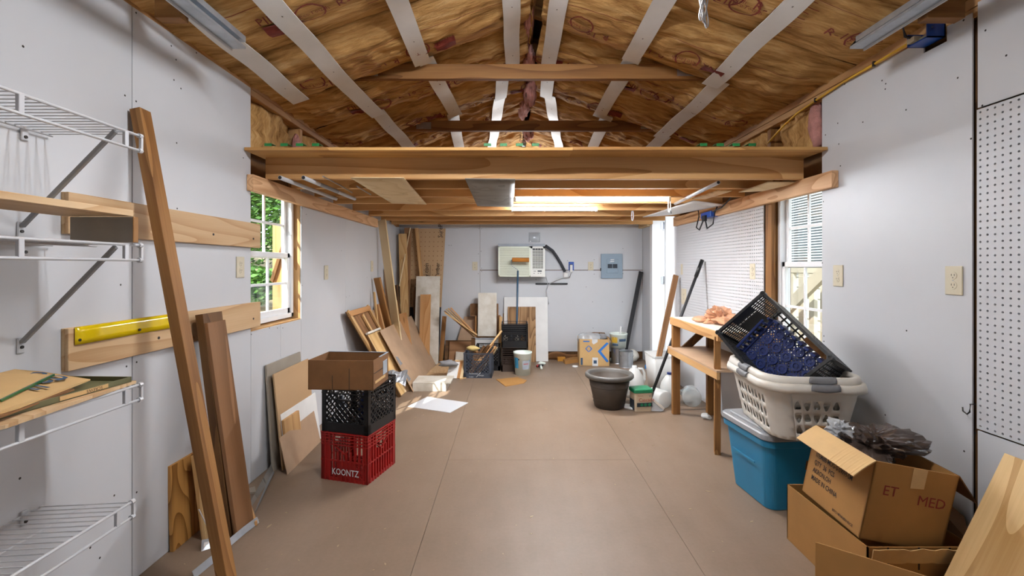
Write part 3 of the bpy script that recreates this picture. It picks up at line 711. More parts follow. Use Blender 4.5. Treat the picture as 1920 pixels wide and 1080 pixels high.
# blue box with plug and cables, top right
o = T('junction_box', 'blue electrical box with white plug at the top of right wall', 'electrical box', (XR-.03, 1.91, 2.2))
q = MB()
for a in ((XR-.075, XR+.0, 1.865, 1.96, 2.195, 2.20), (XR-.075, XR, 1.865, 1.87, 2.195, 2.25), (XR-.075, XR, 1.955, 1.96, 2.195, 2.25), (XR-.005, XR, 1.865, 1.96, 2.195, 2.25)): q.box(*a)
q.build('box', 'blue_box', o)
MB().box(XR-.085, XR-.055, 1.915, 1.95, 2.205, 2.225).tube([(XR-.06, 1.92, 2.21), (XR-.05, 1.885, 2.215), (XR-.055, 1.87, 2.24)], .008, 6).build('plug', 'ivory', o)
MB().tube([(XR-.07, 1.93, 2.22), (XR-.10, 1.94, 2.235), (XR-.12, 1.93, 2.27), (XR-.08, 1.86, 2.30)], .006, 6).build('cable', 'black_rubber', o, smooth=True)
P = [ONX(1722, 72, XR-.015), ONX(1690, 90, XR-.02), ONX(1640, 120, XR-.02), ONX(1580, 155, XR-.012), ONX(1530, 188, XR-.012), ONX(1495, 212, XR-.015), ONX(1470, 235, XR-.01), ONX(1440, 268, XR-.01)]
o = T('yellow_cable', 'yellow electrical cable stapled along the top of right wall', 'cable', P[0])
MB().tube(P, .007, 6).build('cable', 'yellow_wire', o, smooth=True)
for p in (P[2], P[4]): MB().box(p.x-.01, p.x+.002, p.y-.004, p.y+.004, p.z-.012, p.z+.012).build('staple', 'dark_metal', o)
o = T('junction_box', 'blue electrical box with black cords below the right ledger', 'electrical box', ONX(1327, 402, XR-.03))
p = ONX(1327, 402, XR-.06)
MB().box(p.x-.02, p.x+.045, p.y-.10, p.y+.10, p.z-.03, p.z+.02).build('box', 'blue_box', o, bevel=.003)
MB().box(p.x-.04, p.x-.02, p.y-.03, p.y+.03, p.z-.06, p.z-.01).build('plug', 'black_rubber', o)
for k in (-1, 1): MB().tube([p+V((-.03, k*.02, -.05)), p+V((-.04, k*.08, -.13)), p+V((-.03, k*.17, -.10)), p+V((-.01, k*.16, .0)), p+V((0, k*.2, .06))], .006, 6).build('cord', 'black_rubber', o, smooth=True)
MB().tube([p+V((-.01, -.12, .01)), p+V((-.02, -.3, .02)), p+V((-.02, -.42, .06)), p+V((0, -.5, .14))], .006, 6).build('cord', 'black_rubber', o, smooth=True)
# ================================================================== OUTLETS
def outlet(p, n, label, cat='outlet', m='ivory', duplex=True, hgt=.116, wid=.072):
    B = basis(n, (0, 0, 1)); B = Matrix((V((0, 0, 1)).cross(V(n)), V((0, 0, 1)), V(n))).transposed().to_4x4(); B.translation = V(p)
    o = T('wall_outlet', label, cat, mtx=B, group='wall outlets')
    MB().box(-wid/2, wid/2, -hgt/2, hgt/2, 0, .006).build('cover_plate', m, None, mtx=B, bevel=.002)
    adopt(COL.objects[-1], o)
    if duplex:
        for k in (-1, 1):
            f = MB().lathe([(.0001, .0075), (.0155, .0075), (.0165, .006)], 14, (0, k*.0195, 0)).build('receptacle', m, None, mtx=B); adopt(f, o)
            s = MB()
            for dx in (-.006, .006): s.box(dx-.0012, dx+.0012, k*.0195-.001, k*.0195+.007, .0076, .0079)
            s.box(-.002, .002, k*.0195-.010, k*.0195-.006, .0076, .0079); s = s.build('slots', 'ivory_dark', None, mtx=B); adopt(s, f)
        c = MB().lathe([(.0001, .0072), (.003, .0072)], 8).build('screw', 'steel', None, mtx=B); adopt(c, o)
    return o
nl, nr, nb = (1, 0, 0), (-1, 0, 0), (0, -1, 0)
outlet(ONX(449.5, 501, XL), nl, 'ivory wall outlet on left wall just before the window')
outlet(ONX(611, 511, XL), nl, 'ivory wall outlet on left wall beyond the window')
outlet(ONX(697, 499, XL), nl, 'ivory wall outlet on left wall farthest from camera')
outlet(ONX(1790, 526, XR), nr, 'large ivory wall outlet on right wall nearest the camera')
outlet(ONX(1572.5, 517, XR), nr, 'ivory wall outlet on right wall just before the window')
outlet(ONX(1412, 509, XR), nr, 'ivory outlet on pegboard above the orange plastic bag')
outlet(ONX(1279, 505, XR), nr, 'upper narrow ivory plate on pegboard beside the door', 'outlet', 'ivory', False, .11, .05)
outlet(ONX(1283, 556, XR), nr, 'lower ivory plate on pegboard beside the door', 'outlet', 'ivory', True, .16, .13)
outlet(AT(890.5, 499, YB-.001), nb, 'ivory wall outlet on back wall left of air conditioner')
outlet(AT(1107.5, 499, YB-.001), nb, 'ivory wall outlet on back wall beside the breaker panel')
o = outlet(AT(1071, 499, YB-.001), nb, 'open blue outlet box on back wall with white plug', 'outlet', 'blue_box', False)
p = AT(1071, 503, YB-.03); q = MB().box(p.x-.016, p.x+.016, p.y-.02, p.y+.02, p.z-.05, p.z+.045).build('plug', 'white_paint'); adopt(q, o)
q = MB().box(p.x-.02, p.x+.02, p.y+.015, p.y+.022, p.z-.05, p.z+.055).build('box_face', 'panel_dark'); adopt(q, o)
# ================================================================== LEFT WALL: RAILS, WIRE SHELVES
def rail(z0, z1, label):
    o = T('plywood_rail', label, 'rail', (XL, 1.5, z0)); y0, y1 = 1.512, 2.675
    for dx, m in ((0, 'plywood'), (.013, 'plywood')):
        plank('plywood_layer', (XL+.0065+dx, y0, (z0+z1)/2), (XL+.0065+dx, y1, (z0+z1)/2), z1-z0, .0125, (0, 0, 1), m, o)
    s = MB()
    for y in (1.9, 2.25, 2.6): s.tube([(XL+.0255, y, (z0+z1)/2-.02), (XL+.0275, y, (z0+z1)/2-.02)], .006, 8)
    s.build('screws', 'screw', o)
rail(1.36, 1.50, 'upper plywood rail on the left wall running to the window')
rail(.90, 1.043, 'lower plywood rail on the left wall behind the leaning studs')
yy0, yy1 = 1.53, 2.02
yf = MB().grid(lambda u, v: V((XL+.0305+.0015*math.sin(u*9), yy0+(yy1-yy0)*u, .985+.06*v)), 20, 3).build('yellow_strip', 'yellow_film', solid=.002, smooth=True, recalc=False)
tag(yf, 'glossy yellow plastic strip screwed to lower plywood rail', 'strip')
for y in (1.545, 1.795): adopt(MB().tube([(XL+.028, y, 1.0), (XL+.0345, y, 1.0)], .005, 8).build('screw', 'screw'), yf)
def wire_shelf(z, label, yend=1.47, brk=True, tilt=0.0):
    x0, x1, y0 = XL+.015, -1.2, .55
    o = T('wire_shelf', label, 'shelf', (x0, yend, z), group='white wire shelves on left wall'); m = 'white_wire'
    zz = lambda x: z+tilt*(x-x0)
    cw = MB()
    n = 36
    for i in range(n+1):
        y = yend-.012-i*.0255
        cw.tube([(x0, y, zz(x0)+.003), (x1, y, zz(x1)+.003), (x1+.001, y, zz(x1)-.0)], .0018, 5)
    tag(cw.build('cross_wires', m, o), kind='stuff')
    for x, zo, r in ((x0, 0, .0035), ((x0+x1)/2, -.003, .003), (x1, 0, .0045), (x1, -.048, .0045)):
        MB().tube([(x, y0, zz(x)+zo), (x, yend, zz(x)+zo)], r, 8).build('long_rod', m, o, smooth=True)
    for y in (yend-.055, yend-.36, yend-.66):
        MB().box(x1-.006, x1+.004, y-.007, y+.007, zz(x1)-.05, zz(x1)+.002).build('lip_stay', m, o, bevel=.001)
    for zo in (0, -.048): MB().tube([(x1, yend-.008, zz(x1)+zo), (x1, yend+.004, zz(x1)+zo)], .008, 8).build('end_cap', m, o)
    MB().box(x1-.004, x1+.004, yend-.001, yend+.007, zz(x1)-.05, zz(x1)+.002).build('end_clip', m, o)
    MB().box(XL, XL+.008, 1.385, 1.405, z-.035, z+.01).build('wall_clip', m, o, bevel=.002)
    MB().tube([(XL+.008, 1.395, z-.024), (XL+.011, 1.395, z-.024)], .005, 8).build('screw', 'screw', o)
    if brk:
        b = plank('bracket', (XL+.008, 1.385, z-.30), (x1-.006, 1.385, zz(x1)-.008), .012, .012, (0, 1, 0), 'grey_lid', o)
        ft = MB().box(XL, XL+.006, 1.375, 1.397, z-.335, z-.285).build('bracket_foot', m, o, bevel=.003)
        adopt(MB().tube([(XL+.006, 1.386, z-.315), (XL+.009, 1.386, z-.315)], .005, 8).build('screw', 'screw'), ft)
wire_shelf(1.673, 'topmost white wire shelf on left wall, empty')
wire_shelf(1.319, 'second white wire shelf from top, carrying a plywood riser')
wire_shelf(.868, 'third white wire shelf, carrying cardboard and a green tray', brk=False)
wire_shelf(.49, 'lowest white wire shelf on left wall, empty', 1.44, False, .05)
# plywood riser on second shelf
o = T('plywood_riser', 'open plywood riser box with grey inside on second wire shelf', 'box', (-1.28, 1.3, 1.325))
sheet('top', (-1.40, 1.425, 1.408), (-1.185, 1.425, 1.408), (-1.40, .7, 1.408), .019, 'plywood', o)
sheet('end', (-1.385, 1.425, 1.326), (-1.185, 1.425, 1.326), (-1.385, 1.425, 1.407), .016, 'hardboard_grey', o)
plank('edge', (-1.186, 1.434, 1.326), (-1.186, 1.434, 1.407), .004, .02, (1, 0, 0), 'stud_amber', o)
# board, tray, cardboard, glass on third shelf
zs = .8745
tag(MB().prism([(-1.47, 1.46, zs), (-1.205, 1.46, zs), (-1.17, 1.05, zs), (-1.2, .98, zs), (-1.47, .98, zs)], (0, 0, .009)).build('plywood_scrap', 'plywood'), 'thin plywood board lying on the third wire shelf', 'board')
zt = zs+.0095
B = Matrix.Translation((-1.345, 1.27, zt)) @ Matrix.Rotation(-.05, 4, 'Z')
o = T('metal_tray', 'olive green metal tray with handwritten strip on third shelf', 'tray', mtx=B)
q = MB().box(-.13, .13, -.2, .18, 0, .002)
for a in ((-.13, -.126, -.2, .18, 0, .016), (.126, .13, -.2, .18, 0, .016), (-.13, .13, -.2, -.196, 0, .016), (-.13, .13, .176, .18, 0, .016)): q.box(*a)
adopt(q.build('tray', 'tray_green', None, mtx=B), o)
adopt(MB().box(.1302, .1312, -.04, .10, .003, .0145).build('paper_strip', 'card_light', None, mtx=B), o)
t = text_mb('SCREWS', .013, (.1314, .082, .0125), (0, -1, 0), (0, 0, -1), off=0); adopt(t.build('lettering', 'print_black', None, mtx=B, recalc=False), o)
def cardsheet(pts, z, t, m, name, label, cat, parent=None):
    o = MB().prism([(x, y, z) for x, y in pts], (0, 0, t)).build(name, m); return tag(o, label, cat)
zc = zt+.0165
def cardpoly(pts, t, m, name, label):
    return tag(MB().prism(pts, (0, 0, t)).build(name, m), label, 'cardboard')
cb = cardpoly([(-1.488, 1.20, .932), (-1.49, 1.363, .938), (-1.42, 1.375, .928), (-1.29, 1.392, .9005), (-1.21, 1.117, .9005), (-1.205, 1.0, .9005), (-1.488, 1.0, .932)], .004, 'card_light', 'flattened_carton', 'flattened cardboard carton with blue letters on third shelf')
n_ = V((.11, 0, 1)).normalized(); ux = V((-.12, -1, .013)).normalized(); ux = (ux-n_*ux.dot(n_)).normalized(); uy = n_.cross(ux)
t = text_mb('gallo', .19, (-1.395, 1.372, .9265), ux, uy, off=.0012, squash=.55); adopt(t.build('lettering', 'print_navy', None, recalc=False), cb)
cb2 = cardpoly([(-1.47, 1.30, .9405), (-1.36, 1.350, .925), (-1.27, 1.128, .913), (-1.265, 1.0, .913), (-1.47, 1.0, .9405)], .004, 'card_light', 'cardboard_piece', 'smaller cardboard piece with green edge on top of flattened carton')
adopt(MB().bar((-1.36, 1.350, .928), (-1.27, 1.128, .916), .006, .005, (0, 0, 1)).build('green_edge', 'glass_edge'), cb2)
cb3 = cardpoly([(-1.40, 1.30, .8995), (-1.25, 1.30, .8955), (-1.19, 1.05, .8955), (-1.40, 1.0, .8995)], .004, 'card_dark', 'cardboard_piece', 'dark cardboard piece lowest of the stack on third shelf')
# ================================================================== LEFT: LEANING TIMBER NEAR THE CAMERA
def lean(name, p0, p1, w, t, hint, m, label, cat='board', group=None):
    return tag(plank(name, p0, p1, w, t, hint, m), label, cat, group)
lean('leaning_stud', (-1.075, 1.735, .0), (-1.470, 1.80, 1.87), .042, .056, (1, 0, .2), 'stud_amber', 'long brown stud leaning on the left wall beside wire shelves', 'stud')
lean('leaning_board', (-1.300, 2.15, .01), (-1.430, 2.15, 1.03), .14, .036, (0, 1, 0), 'dark_wood', 'thick dark plank leaning behind the thinner brown board, left')
lean('leaning_board', (-1.262, 2.15, .0), (-1.402, 2.15, .99), .132, .019, (0, 1, 0), 'brown_board', 'wide brown board leaning in front of a thick dark plank')
tag(sheet('plywood_offcut', (-1.475, 1.985, 0), (-1.475, 2.16, 0), (-1.488, 1.985, .375), .017, 'plywood_wave'), 'short wavy grained plywood offcut standing at left wall on floor', 'board')
lean('board_offcut', (-1.40, 2.125, .0), (-1.45, 2.125, .385), .11, .022, (.0, 1, 0), 'stud_light', 'short light board offcut beside the wavy plywood')
# perforated bracket, label plate
o = MB()
us = [i*.012 for i in range(4)]; vs = [i*.016 for i in range(9)]
p0 = AT(372, 955, 2.06); a = (AT(394, 1000, 1.98)-p0).normalized(); b = V((.5, -.6, .35)).normalized()
h = [(.5+.16*math.cos(t), .5+.16*math.sin(t)) for t in [math.radians(225+45*q) for q in range(8)]]
o.perf(lambda u, v: p0+a*v+b*u, us, vs, lambda i, j: h if (i+j) % 2 else None)
tag(o.build('angle_bracket', 'white_paint', solid=.002), 'white perforated metal bracket behind the leaning stud', 'bracket')
o = T('metal_plate', 'small embossed metal plate on the floor by the leaning stud', 'plate', FL(385, 1030))
MB().prism([FL(377, 1034, .002), FL(397, 1028, .002), FL(396, 1010, .03), FL(378, 1013, .03)], (.002, .003, .001)).build('plate', 'galv', o)
MB().prism([FL(382, 1027, .0085), FL(392, 1024, .0085), FL(391, 1015, .0245), FL(383, 1017, .0245)], (.0005, -.002, .001)).build('label', 'white_paint', o)
# long metal edging on the floor
def strip_path(P, w, t, name, m, label):
    mb = MB(); vs = []
    P = [V(p) for p in P]
    for i, p in enumerate(P):
        d = (P[min(i+1, len(P)-1)]-P[max(i-1, 0)]); n = V((-d.y, d.x, 0)).normalized(); vs += [p, p+n*.012+V((0, 0, w))]
    mb.add(vs, [(2*i, 2*i+2, 2*i+3, 2*i+1) for i in range(len(P)-1)])
    o = mb.build(name, m, solid=t, recalc=False); o['kind'] = 'thing'; del o['kind']; return tag(o, label, 'trim')
strip_path([FL(365, 1085, .003), FL(400, 1056, .003), FL(432, 1024, .003), FL(460, 1000, .003), FL(486, 980, .003)], .028, .002, 'metal_edging', 'galv', 'bent grey metal edging lying on floor past the stud foot')
o = T('metal_flashing', 'long dark grey metal flashing strip propped along left wall base', 'trim', FL(462, 985))
MB().prism([AT(457, 962, 2.28), AT(461, 980, 2.26), AT(511, 884, 2.75), AT(509, 868, 2.78)], (.004, .0, .003)).build('upright_leg', 'grey_board', o)
MB().prism([AT(461, 980, 2.26), AT(467, 985, 2.19), AT(514, 886, 2.72), AT(511, 884, 2.75)], (.002, 0, .003)).build('foot_leg', 'grey_lid', o)
lean('wood_stick', FL(462, 932, .012), FL(480, 982, .012), .02, .012, (0, 0, 1), 'pine', 'short wood stick on floor under the metal flashing', 'stick')
tag(MB().prism([FL(455, 922), FL(478, 915), FL(480, 925), FL(457, 928)], (0, 0, .01)).build('grey_offcut', 'hardboard_grey'), 'small grey offcut on the floor at left wall', 'offcut')
# panels leaning at the left wall
tag(sheet('leaning_sheet', (-1.440, 2.755, 0), (-1.440, 3.20, 0), (-1.482, 2.755, .65), .012, 'hardboard_grey'), 'tall grey panel rearmost of those leaning by the crates', 'panel')
tag(sheet('leaning_sheet', (-1.400, 2.775, 0), (-1.400, 3.25, 0), (-1.458, 2.775, .59), .010, 'tan_ply', grain='b'), 'light tan panel leaning in front of the grey panel', 'panel')
tag(sheet('leaning_sheet', (-1.378, 2.80, 0), (-1.378, 3.30, 0), (-1.420, 2.80, .335), .008, 'white_paint'), 'white panel leaning in front of the tan panel', 'panel')
tag(sheet('leaning_offcut', (-1.366, 2.80, 0), (-1.366, 3.0, 0), (-1.398, 2.80, .30), .018, 'pine'), 'small pine offcut between white panel and brown hardboard', 'board')
tag(sheet('leaning_sheet', (-1.337, 2.72, 0), (-1.355, 3.24, 0), (-1.385, 2.72, .22), .004, 'hardboard'), 'low brown hardboard piece frontmost of the leaning panels', 'panel')
# ================================================================== CRATES
def crate(mtx, w, d, h, m, style, label, lettering=None, name='milk_crate', group=None):
    o = T(name, label, 'crate', mtx=mtx, group=group)
    t = .007
    def part(mb, nm, mm=m, b=0.0):
        q = mb.build(nm, mm, None, mtx=mtx, bevel=b); adopt(q, o); return q
    base = MB()
    for i in range(11):
        x = -w/2+.02+(w-.04)*i/10; base.box(x-.004, x+.004, -d/2+.01, d/2-.01, .012, .02)
        y = -d/2+.02+(d-.04)*i/10; base.box(-w/2+.01, w/2-.01, y-.004, y+.004, .012, .02)
    part(base, 'base')
    for k in range(4):
        L = w if k % 2 == 0 else d; R = Matrix.Rotation(k*math.pi/2, 4, 'Z'); off = d/2 if k % 2 == 0 else w/2
        mb = MB(); hw = L/2; yf = -off+t/2
        def bx(u0, u1, v0, v1, y=yf, th=t): mb.box(u0, u1, y-th/2, y+th/2, v0, v1)
        def dia(u0, v0, u1, v1, th=.005): mb.bar((u0, yf, v0), (u1, yf, v1), .004, .012, (1, 0, 0) if abs(u1-u0) < abs(v1-v0) else (0, 0, 1))
        def lattice(ua, ub, va, vb, pitch, skip=None):
            for sg in (1, -1):
                c = -3.0
                while c < 3:
                    # v = va + sg*(u-c)
                    pts = []
                    us_ = sorted([c, c+sg*(vb-va)]); lo_, hi_ = max(us_[0], ua), min(us_[1], ub)
                    if hi_-lo_ > .004:
                        n = max(1, int((hi_-lo_)/.012)); 
                        for i in range(n):
                            a, b = lo_+(hi_-lo_)*i/n, lo_+(hi_-lo_)*(i+1)/n
                            mid = (a+b)/2, va+sg*((a+b)/2-c)
                            if skip and skip(*mid): continue
                            mb.bar((a, yf, va+sg*(a-c)), (b, yf, va+sg*(b-c)), .0045, .008, (0, 1, 0))
                    c += pitch
        if style == 'diamond':
            bx(-hw, -hw+.028, 0, h); bx(hw-.028, hw, 0, h); bx(-hw, hw, 0, h*.20); 
            for v in (h*.80, h*.87, h*.935): bx(-hw, hw, v, v+.005, yf, t*1.6)
            bx(-hw, hw, h-.008, h, yf, t*2)
            for u in (-hw+.05, hw-.05, -.075, .075): bx(u-.003, u+.003, h*.80, h)
            bx(-.05, .05, h*.66, h*.69, yf, .012); bx(-.055, -.048, h*.66, h*.82); bx(.048, .055, h*.66, h*.82)
            bx(-hw, hw, h*.74, h*.755) if False else None
            lattice(-hw+.028, hw-.028, h*.20, h*.80, .036, lambda u, v: abs(u) < .05 and v > h*.68)
        elif style == 'ribs':
            for v in (h*.74, h*.805, h*.87, h*.935): bx(-hw, hw, v, v+.005, yf, t*1.6)
            bx(-hw, hw, h-.007, h, yf, t*2); bx(-hw, hw, 0, .02); bx(-hw, hw, h*.40, h*.425, yf, t*1.5)
            n = 11
            for i in range(n+1):
                u = -hw+L*i/n; wd = .011 if i in (0, n) else .004
                bx(max(-hw, u-wd), min(hw, u+wd), 0, h if abs(u) > .055 else h*.62, yf, t*1.8 if i % n else t)
            dia(-.07, h*.74, 0, h*.56); dia(0, h*.56, .07, h*.74)
            for s in (-1, 1): bx(s*.10-.028, s*.10+.028, .0, h*.40) if (k == 0 and s < 0 and False) else None
            if k == 0: bx(-.045, .075, .012, h*.40); bx(-hw, -hw+.05, 0, h*.78)
            for s in (-1, 1): bx(s*hw-(.02 if s > 0 else 0), s*hw+(.02 if s < 0 else 0), 0, h)
            if k == 0: lattice(.075, hw-.02, .02, h*.38, .03)
        elif style == 'grid':
            bx(-hw, -hw+.02, 0, h); bx(hw-.02, hw, 0, h); bx(-hw, hw, 0, .02); bx(-hw, hw, h-.012, h, yf, t*2.2)
            n = int((L-.04)/.021)
            for i in range(1, n): 
                u = -hw+.02+(L-.04)*i/n; bx(u-.003, u+.003, .02, h, yf, t*.8)
            for i in range(1, int(h/.021)): bx(-hw, hw, i*.021-.003, i*.021+.003, yf, t*.8)
            if k % 2: bx(-.06, .06, h*.1, h*.62); bx(-.06, .06, h*.72, h)
            else: bx(-hw, -hw+.05, h*.2, h*.8) if False else None
        elif style == 'rails':
            if k: bx(-hw, hw, 0, h*.86)  # solid panels added to stand in for the shade inside the crate
            bx(-hw, -hw+.015, 0, h); bx(hw-.015, hw, 0, h); bx(-hw, hw, 0, h*.28)
            for i in range(9): bx(-hw, hw, h*.28+i*h*.09, h*.28+i*h*.09+.005, yf, t*1.5)
            n = 8
            for i in range(n): u = -hw+L*(i+.5)/n; bx(u-.0025, u+.0025, h*.28, h*.62)
            bx(-hw, hw, h*.60, h*.615)
            lattice(-hw+.03, hw-.03, h*.3, h*.55, .04)
        mb.xf(R); part(mb, 'side', b=0)
    if lettering:
        s, sz, col, u, v = lettering
        t_ = text_mb(s, sz, (u, -d/2-.0065 if style == 'ribs' else -d/2-.0012, v), (1, 0, 0), (0, 0, 1), off=0, align='CENTER', squash=.8, bold=.012)
        q = t_.build('lettering', col, None, mtx=mtx, recalc=False); adopt(q, o)
    return o
ang = math.atan2(-.085, .304)
cc = V(((-1.118-.733)/2, (2.676+2.887)/2, 0))
Mx = lambda c, a: Matrix.Translation(c) @ Matrix.Rotation(a, 4, 'Z')
crate(Mx(cc, ang), .312, .306, .28, 'red_plastic', 'ribs', 'red plastic milk crate at the bottom of the crate stack', ('KOONTZ', .052, 'print_white', .012, .04))
crate(Mx(cc+V((.002, .004, .281)), ang), .312, .306, .28, 'black_plastic', 'diamond', 'black milk crate stacked between red crate and cardboard tray')
def bottle(mtx, r, h, m, label, cap=None, group=None):
    o = T('bottle', label, 'bottle', mtx=mtx, group=group)
    q = MB().lathe([(.0001, 0), (r*.9, 0), (r, .01), (r, h*.66), (r*.8, h*.78), (r*.36, h*.88), (r*.36, h*.97), (.0001, h*.97)], 14).build('body', m, None, mtx=mtx, smooth=True); adopt(q, o)
    if cap: adopt(MB().lathe([(r*.42, h*.92), (r*.42, h), (.0001, h)], 12).build('cap', cap, None, mtx=mtx), o)
for i, (dx, dy) in enumerate(((-.09, -.06), (0, .05), (.09, -.03))):
    p = Mx(cc+V((.002, .004, .281+.0215)), ang) @ V((dx, dy, 0))
    bottle(Matrix.Translation(p), .037, .17, 'charcoal_plastic' if i != 1 else 'blue_plastic', ['dark bottle at left inside the black stacked crate', 'blue bottle in the middle of the black stacked crate', 'dark bottle at right inside the black stacked crate'][i])
# cardboard tray on the crates
Z0 = .562
bx0 = Mx(V((-.940, 2.655, Z0)), math.atan2(-.02, .365))
o = T('cardboard_tray', 'shallow brown cardboard box on top of the crate stack', 'box', mtx=bx0)
W2, D2, HT = .186, .128, .165
for nm, a in (('bottom', (-W2, W2, -D2, D2, 0, .004)), ('side', (-W2, W2, -D2, -D2+.005, 0, HT)), ('side', (-W2, W2, D2-.005, D2, 0, HT)), ('side', (-W2, -W2+.005, -D2, D2, 0, HT)), ('side', (W2-.005, W2, -D2, D2, 0, HT))):
    q = MB().box(*a).build(nm, 'card_dark', None, mtx=bx0); adopt(q, o)
for a, m_ in (((W2+.0005, W2+.0025, .03, .10, .05, .13), 'paper_grey'), ((W2+.0005, W2+.002, -.12, .03, .09, .093), 'print_black'), ((-.048, -.045, -D2-.0008, -D2, .004, .08), 'print_black'), ((.048, .051, -D2-.0008, -D2, .004, .12), 'print_black'), ((W2+.0006, W2+.002, -.10, .07, .03, .045), 'card_light')):
    q = MB().box(*a).build('mark', m_, None, mtx=bx0); adopt(q, o)
for a in ((-W2, W2, D2-.008, D2+.003, HT, HT+.002), (W2-.008, W2+.003, -.02, D2, HT, HT+.002)):
    q = MB().box(*a).build('tape', 'paper_grey', None, mtx=bx0); adopt(q, o)
# ================================================================== LUMBER PILE, FAR LEFT
def framed(o, a, b, d, m):   # a,b: bottom corners (near, far); d: top near corner
    a, b, d = V(a), V(b), V(d); u = b-a; v = d-a; n = u.cross(v).normalized()
    if n.z < 0: n = -n
    sheet('panel', a, b, d, .006, m, o)
    for s in (0.03, .97): plank('stile', a+u*s+n*.015, a+u*s+v+n*.015, .04, .02, u, 'stud_light', o)
    plank('top_rail', a+v*.97+n*.018, b+v*.97+n*.018, .05, .025, v, 'cedar', o)
    plank('middle_stile', a+u*.52+n*.015, a+u*.52+v*.92+n*.015, .035, .02, u, 'stud_light', o)
o = T('framed_board', 'wooden framed cabinet panel leaning on left wall behind the crates', 'panel', (-.95, 4.3, 0))
framed(o, (-1.2, 4.6, 0), (-1.2, 5.18, 0), (-1.455, 4.0, .85), 'brown_board')
tag(sheet('brown_hardboard', (-1.30, 4.75, 0), (-1.30, 5.2, 0), (-1.46, 4.75, .79), .006, 'hardboard'), 'brown hardboard leaning on left wall behind framed panel', 'panel')
o = T('orange_plywood', 'orange plywood door with pale edge leaning under tan hardboard', 'panel', (-1.02, 4.6, 0))
a, b, d = V((-1.06, 4.36, 0)), V((-1.0, 5.05, 0)), V((-1.36, 4.28, .60))
sheet('panel', a, b, d, .012, 'plywood_gold', o); plank('edge_strip', a+V((-.0, -.012, .0)), d+V((.0, -.012, 0)), .03, .02, (1, 0, .5), 'dark_wood', o)
plank('top_strip', d+V((.012, -.02, .02)), d+V((.03, .32, .02)), .03, .02, (1, 0, .5), 'white_dirty', o)
tp = tag(sheet('tan_hardboard', (-.965, 4.52, .0), (-.955, 5.90, .0), (-1.300, 4.52, .612), .006, 'hardboard'), 'large tan hardboard sheet leaning in front of lumber pile', 'panel')
for f0, f1 in ((.16, .30), (.42, .56)):
    p = V((-.965, 4.545, 0)); e = V((-.335, 0, .612)); n = V((.877, 0, .48))
    adopt(MB().prism([p+e*f0+n*.002, p+e*f0+V((0, .09, 0))+n*.002, p+e*f1+V((0, .05, 0))+n*.002, p+e*f1+n*.002], n*.002).build('tape_patch', 'silver_tape'), tp)
o = T('foil_flashing', 'crumpled shiny metal flashing beside orange plywood and crates', 'flashing', (-1.0, 4.2, 0))
MB().grid(lambda u, v: AT(715+45*u, 712-12*v+10*u*(1-v), 4.18)+V((0, .1*v, .012*math.sin(u*11+v*4))), 8, 3).build('metal_sheet', 'galv', o, solid=.002, recalc=False)
sheet('wood_block', FL(748, 742), FL(771, 730), FL(748, 742)+V((-.12, .02, .19)), .02, 'plywood', o)
plank('post', FL(736, 740), FL(736, 740)+V((-.05, 0, .22)), .04, .03, (1, 0, 0), 'card_dark', o)
gp = 'lumber leaning in the back left corner'
lean('leaning_board', (-1.19, 5.02, .0), (-1.435, 5.06, 1.77), .105, .018, (1, -.45, .1), 'cream_board', 'long cream white board leaning in the back left corner', 'board', gp)
lean('leaning_stud', (-1.39, 5.98, .0), (-1.36, 6.02, 1.765), .085, .038, (1, 0, 0), 'brown_board', 'tall brown stud standing in the back left corner', 'stud', gp)
lean('leaning_stud', (-1.355, 5.88, .0), (-1.41, 5.93, 1.68), .10, .038, (1, 0, 0), 'stud_light', 'light brown stud in front of the tall brown stud', 'stud', gp)
lean('wood_strip', (-1.42, 5.80, 1.0), (-1.325, 6.0, 1.765), .012, .012, (1, 0, 0), 'cream_board', 'thin pale strip beside the tall brown stud', 'strip', gp)
lean('wood_strip', (-1.065, 5.95, .1), (-1.255, 6.06, 1.765), .042, .03, (1, 0, 0), 'pine', 'thin golden stick leaning across the printed plywood sheet', 'stick', gp)
lean('leaning_stick', (-1.24, 5.1, .0), (-1.435, 4.88, 1.13), .075, .03, (1, -.3, 0), 'stud_amber', 'amber stick leaning left of the cream white board', 'stick', gp)
lean('leaning_stick', (-1.25, 4.95, .0), (-1.45, 4.93, .84), .04, .03, (1, -.2, 0), 'cedar', 'short cedar stick leaning lowest at the left wall', 'stick', gp)
lean('leaning_stick', (-1.22, 5.3, .0), (-1.40, 5.5, .84), .05, .03, (1, 0, 0), 'stud_amber', 'dark tipped stick just left of the cream board', 'stick', gp)
lean('leaning_stick', (-1.12, 5.2, .0), (-1.27, 5.35, .70), .09, .02, (1, 0, 0), 'cedar', 'short flat cedar board at foot of the cream board', 'board', gp)
lean('leaning_stick', (-1.33, 5.62, .0), (-1.44, 5.62, 1.02), .09, .03, (1, -.3, 0), 'dark_wood', 'dark upright board behind the amber stick', 'board', gp)
lean('leaning_stick', (-1.40, 5.35, .0), (-1.46, 5.35, 1.22), .06, .03, (1, -.3, 0), 'brown_board', 'narrow brown board deep behind the sticks at left wall', 'board', gp)
lean('leaning_stick', (-1.37, 4.9, .0), (-1.455, 4.84, .98), .02, .02, (1, -.3, 0), 'stud_light', 'thin light stick nearest the left wall outlet', 'stick', gp)
lean('leaning_stick', (-1.20, 5.92, .0), (-1.27, 6.0, .98), .055, .03, (1, 0, 0), 'dark_wood', 'dark amber board left of the white leaning panel', 'board', gp)
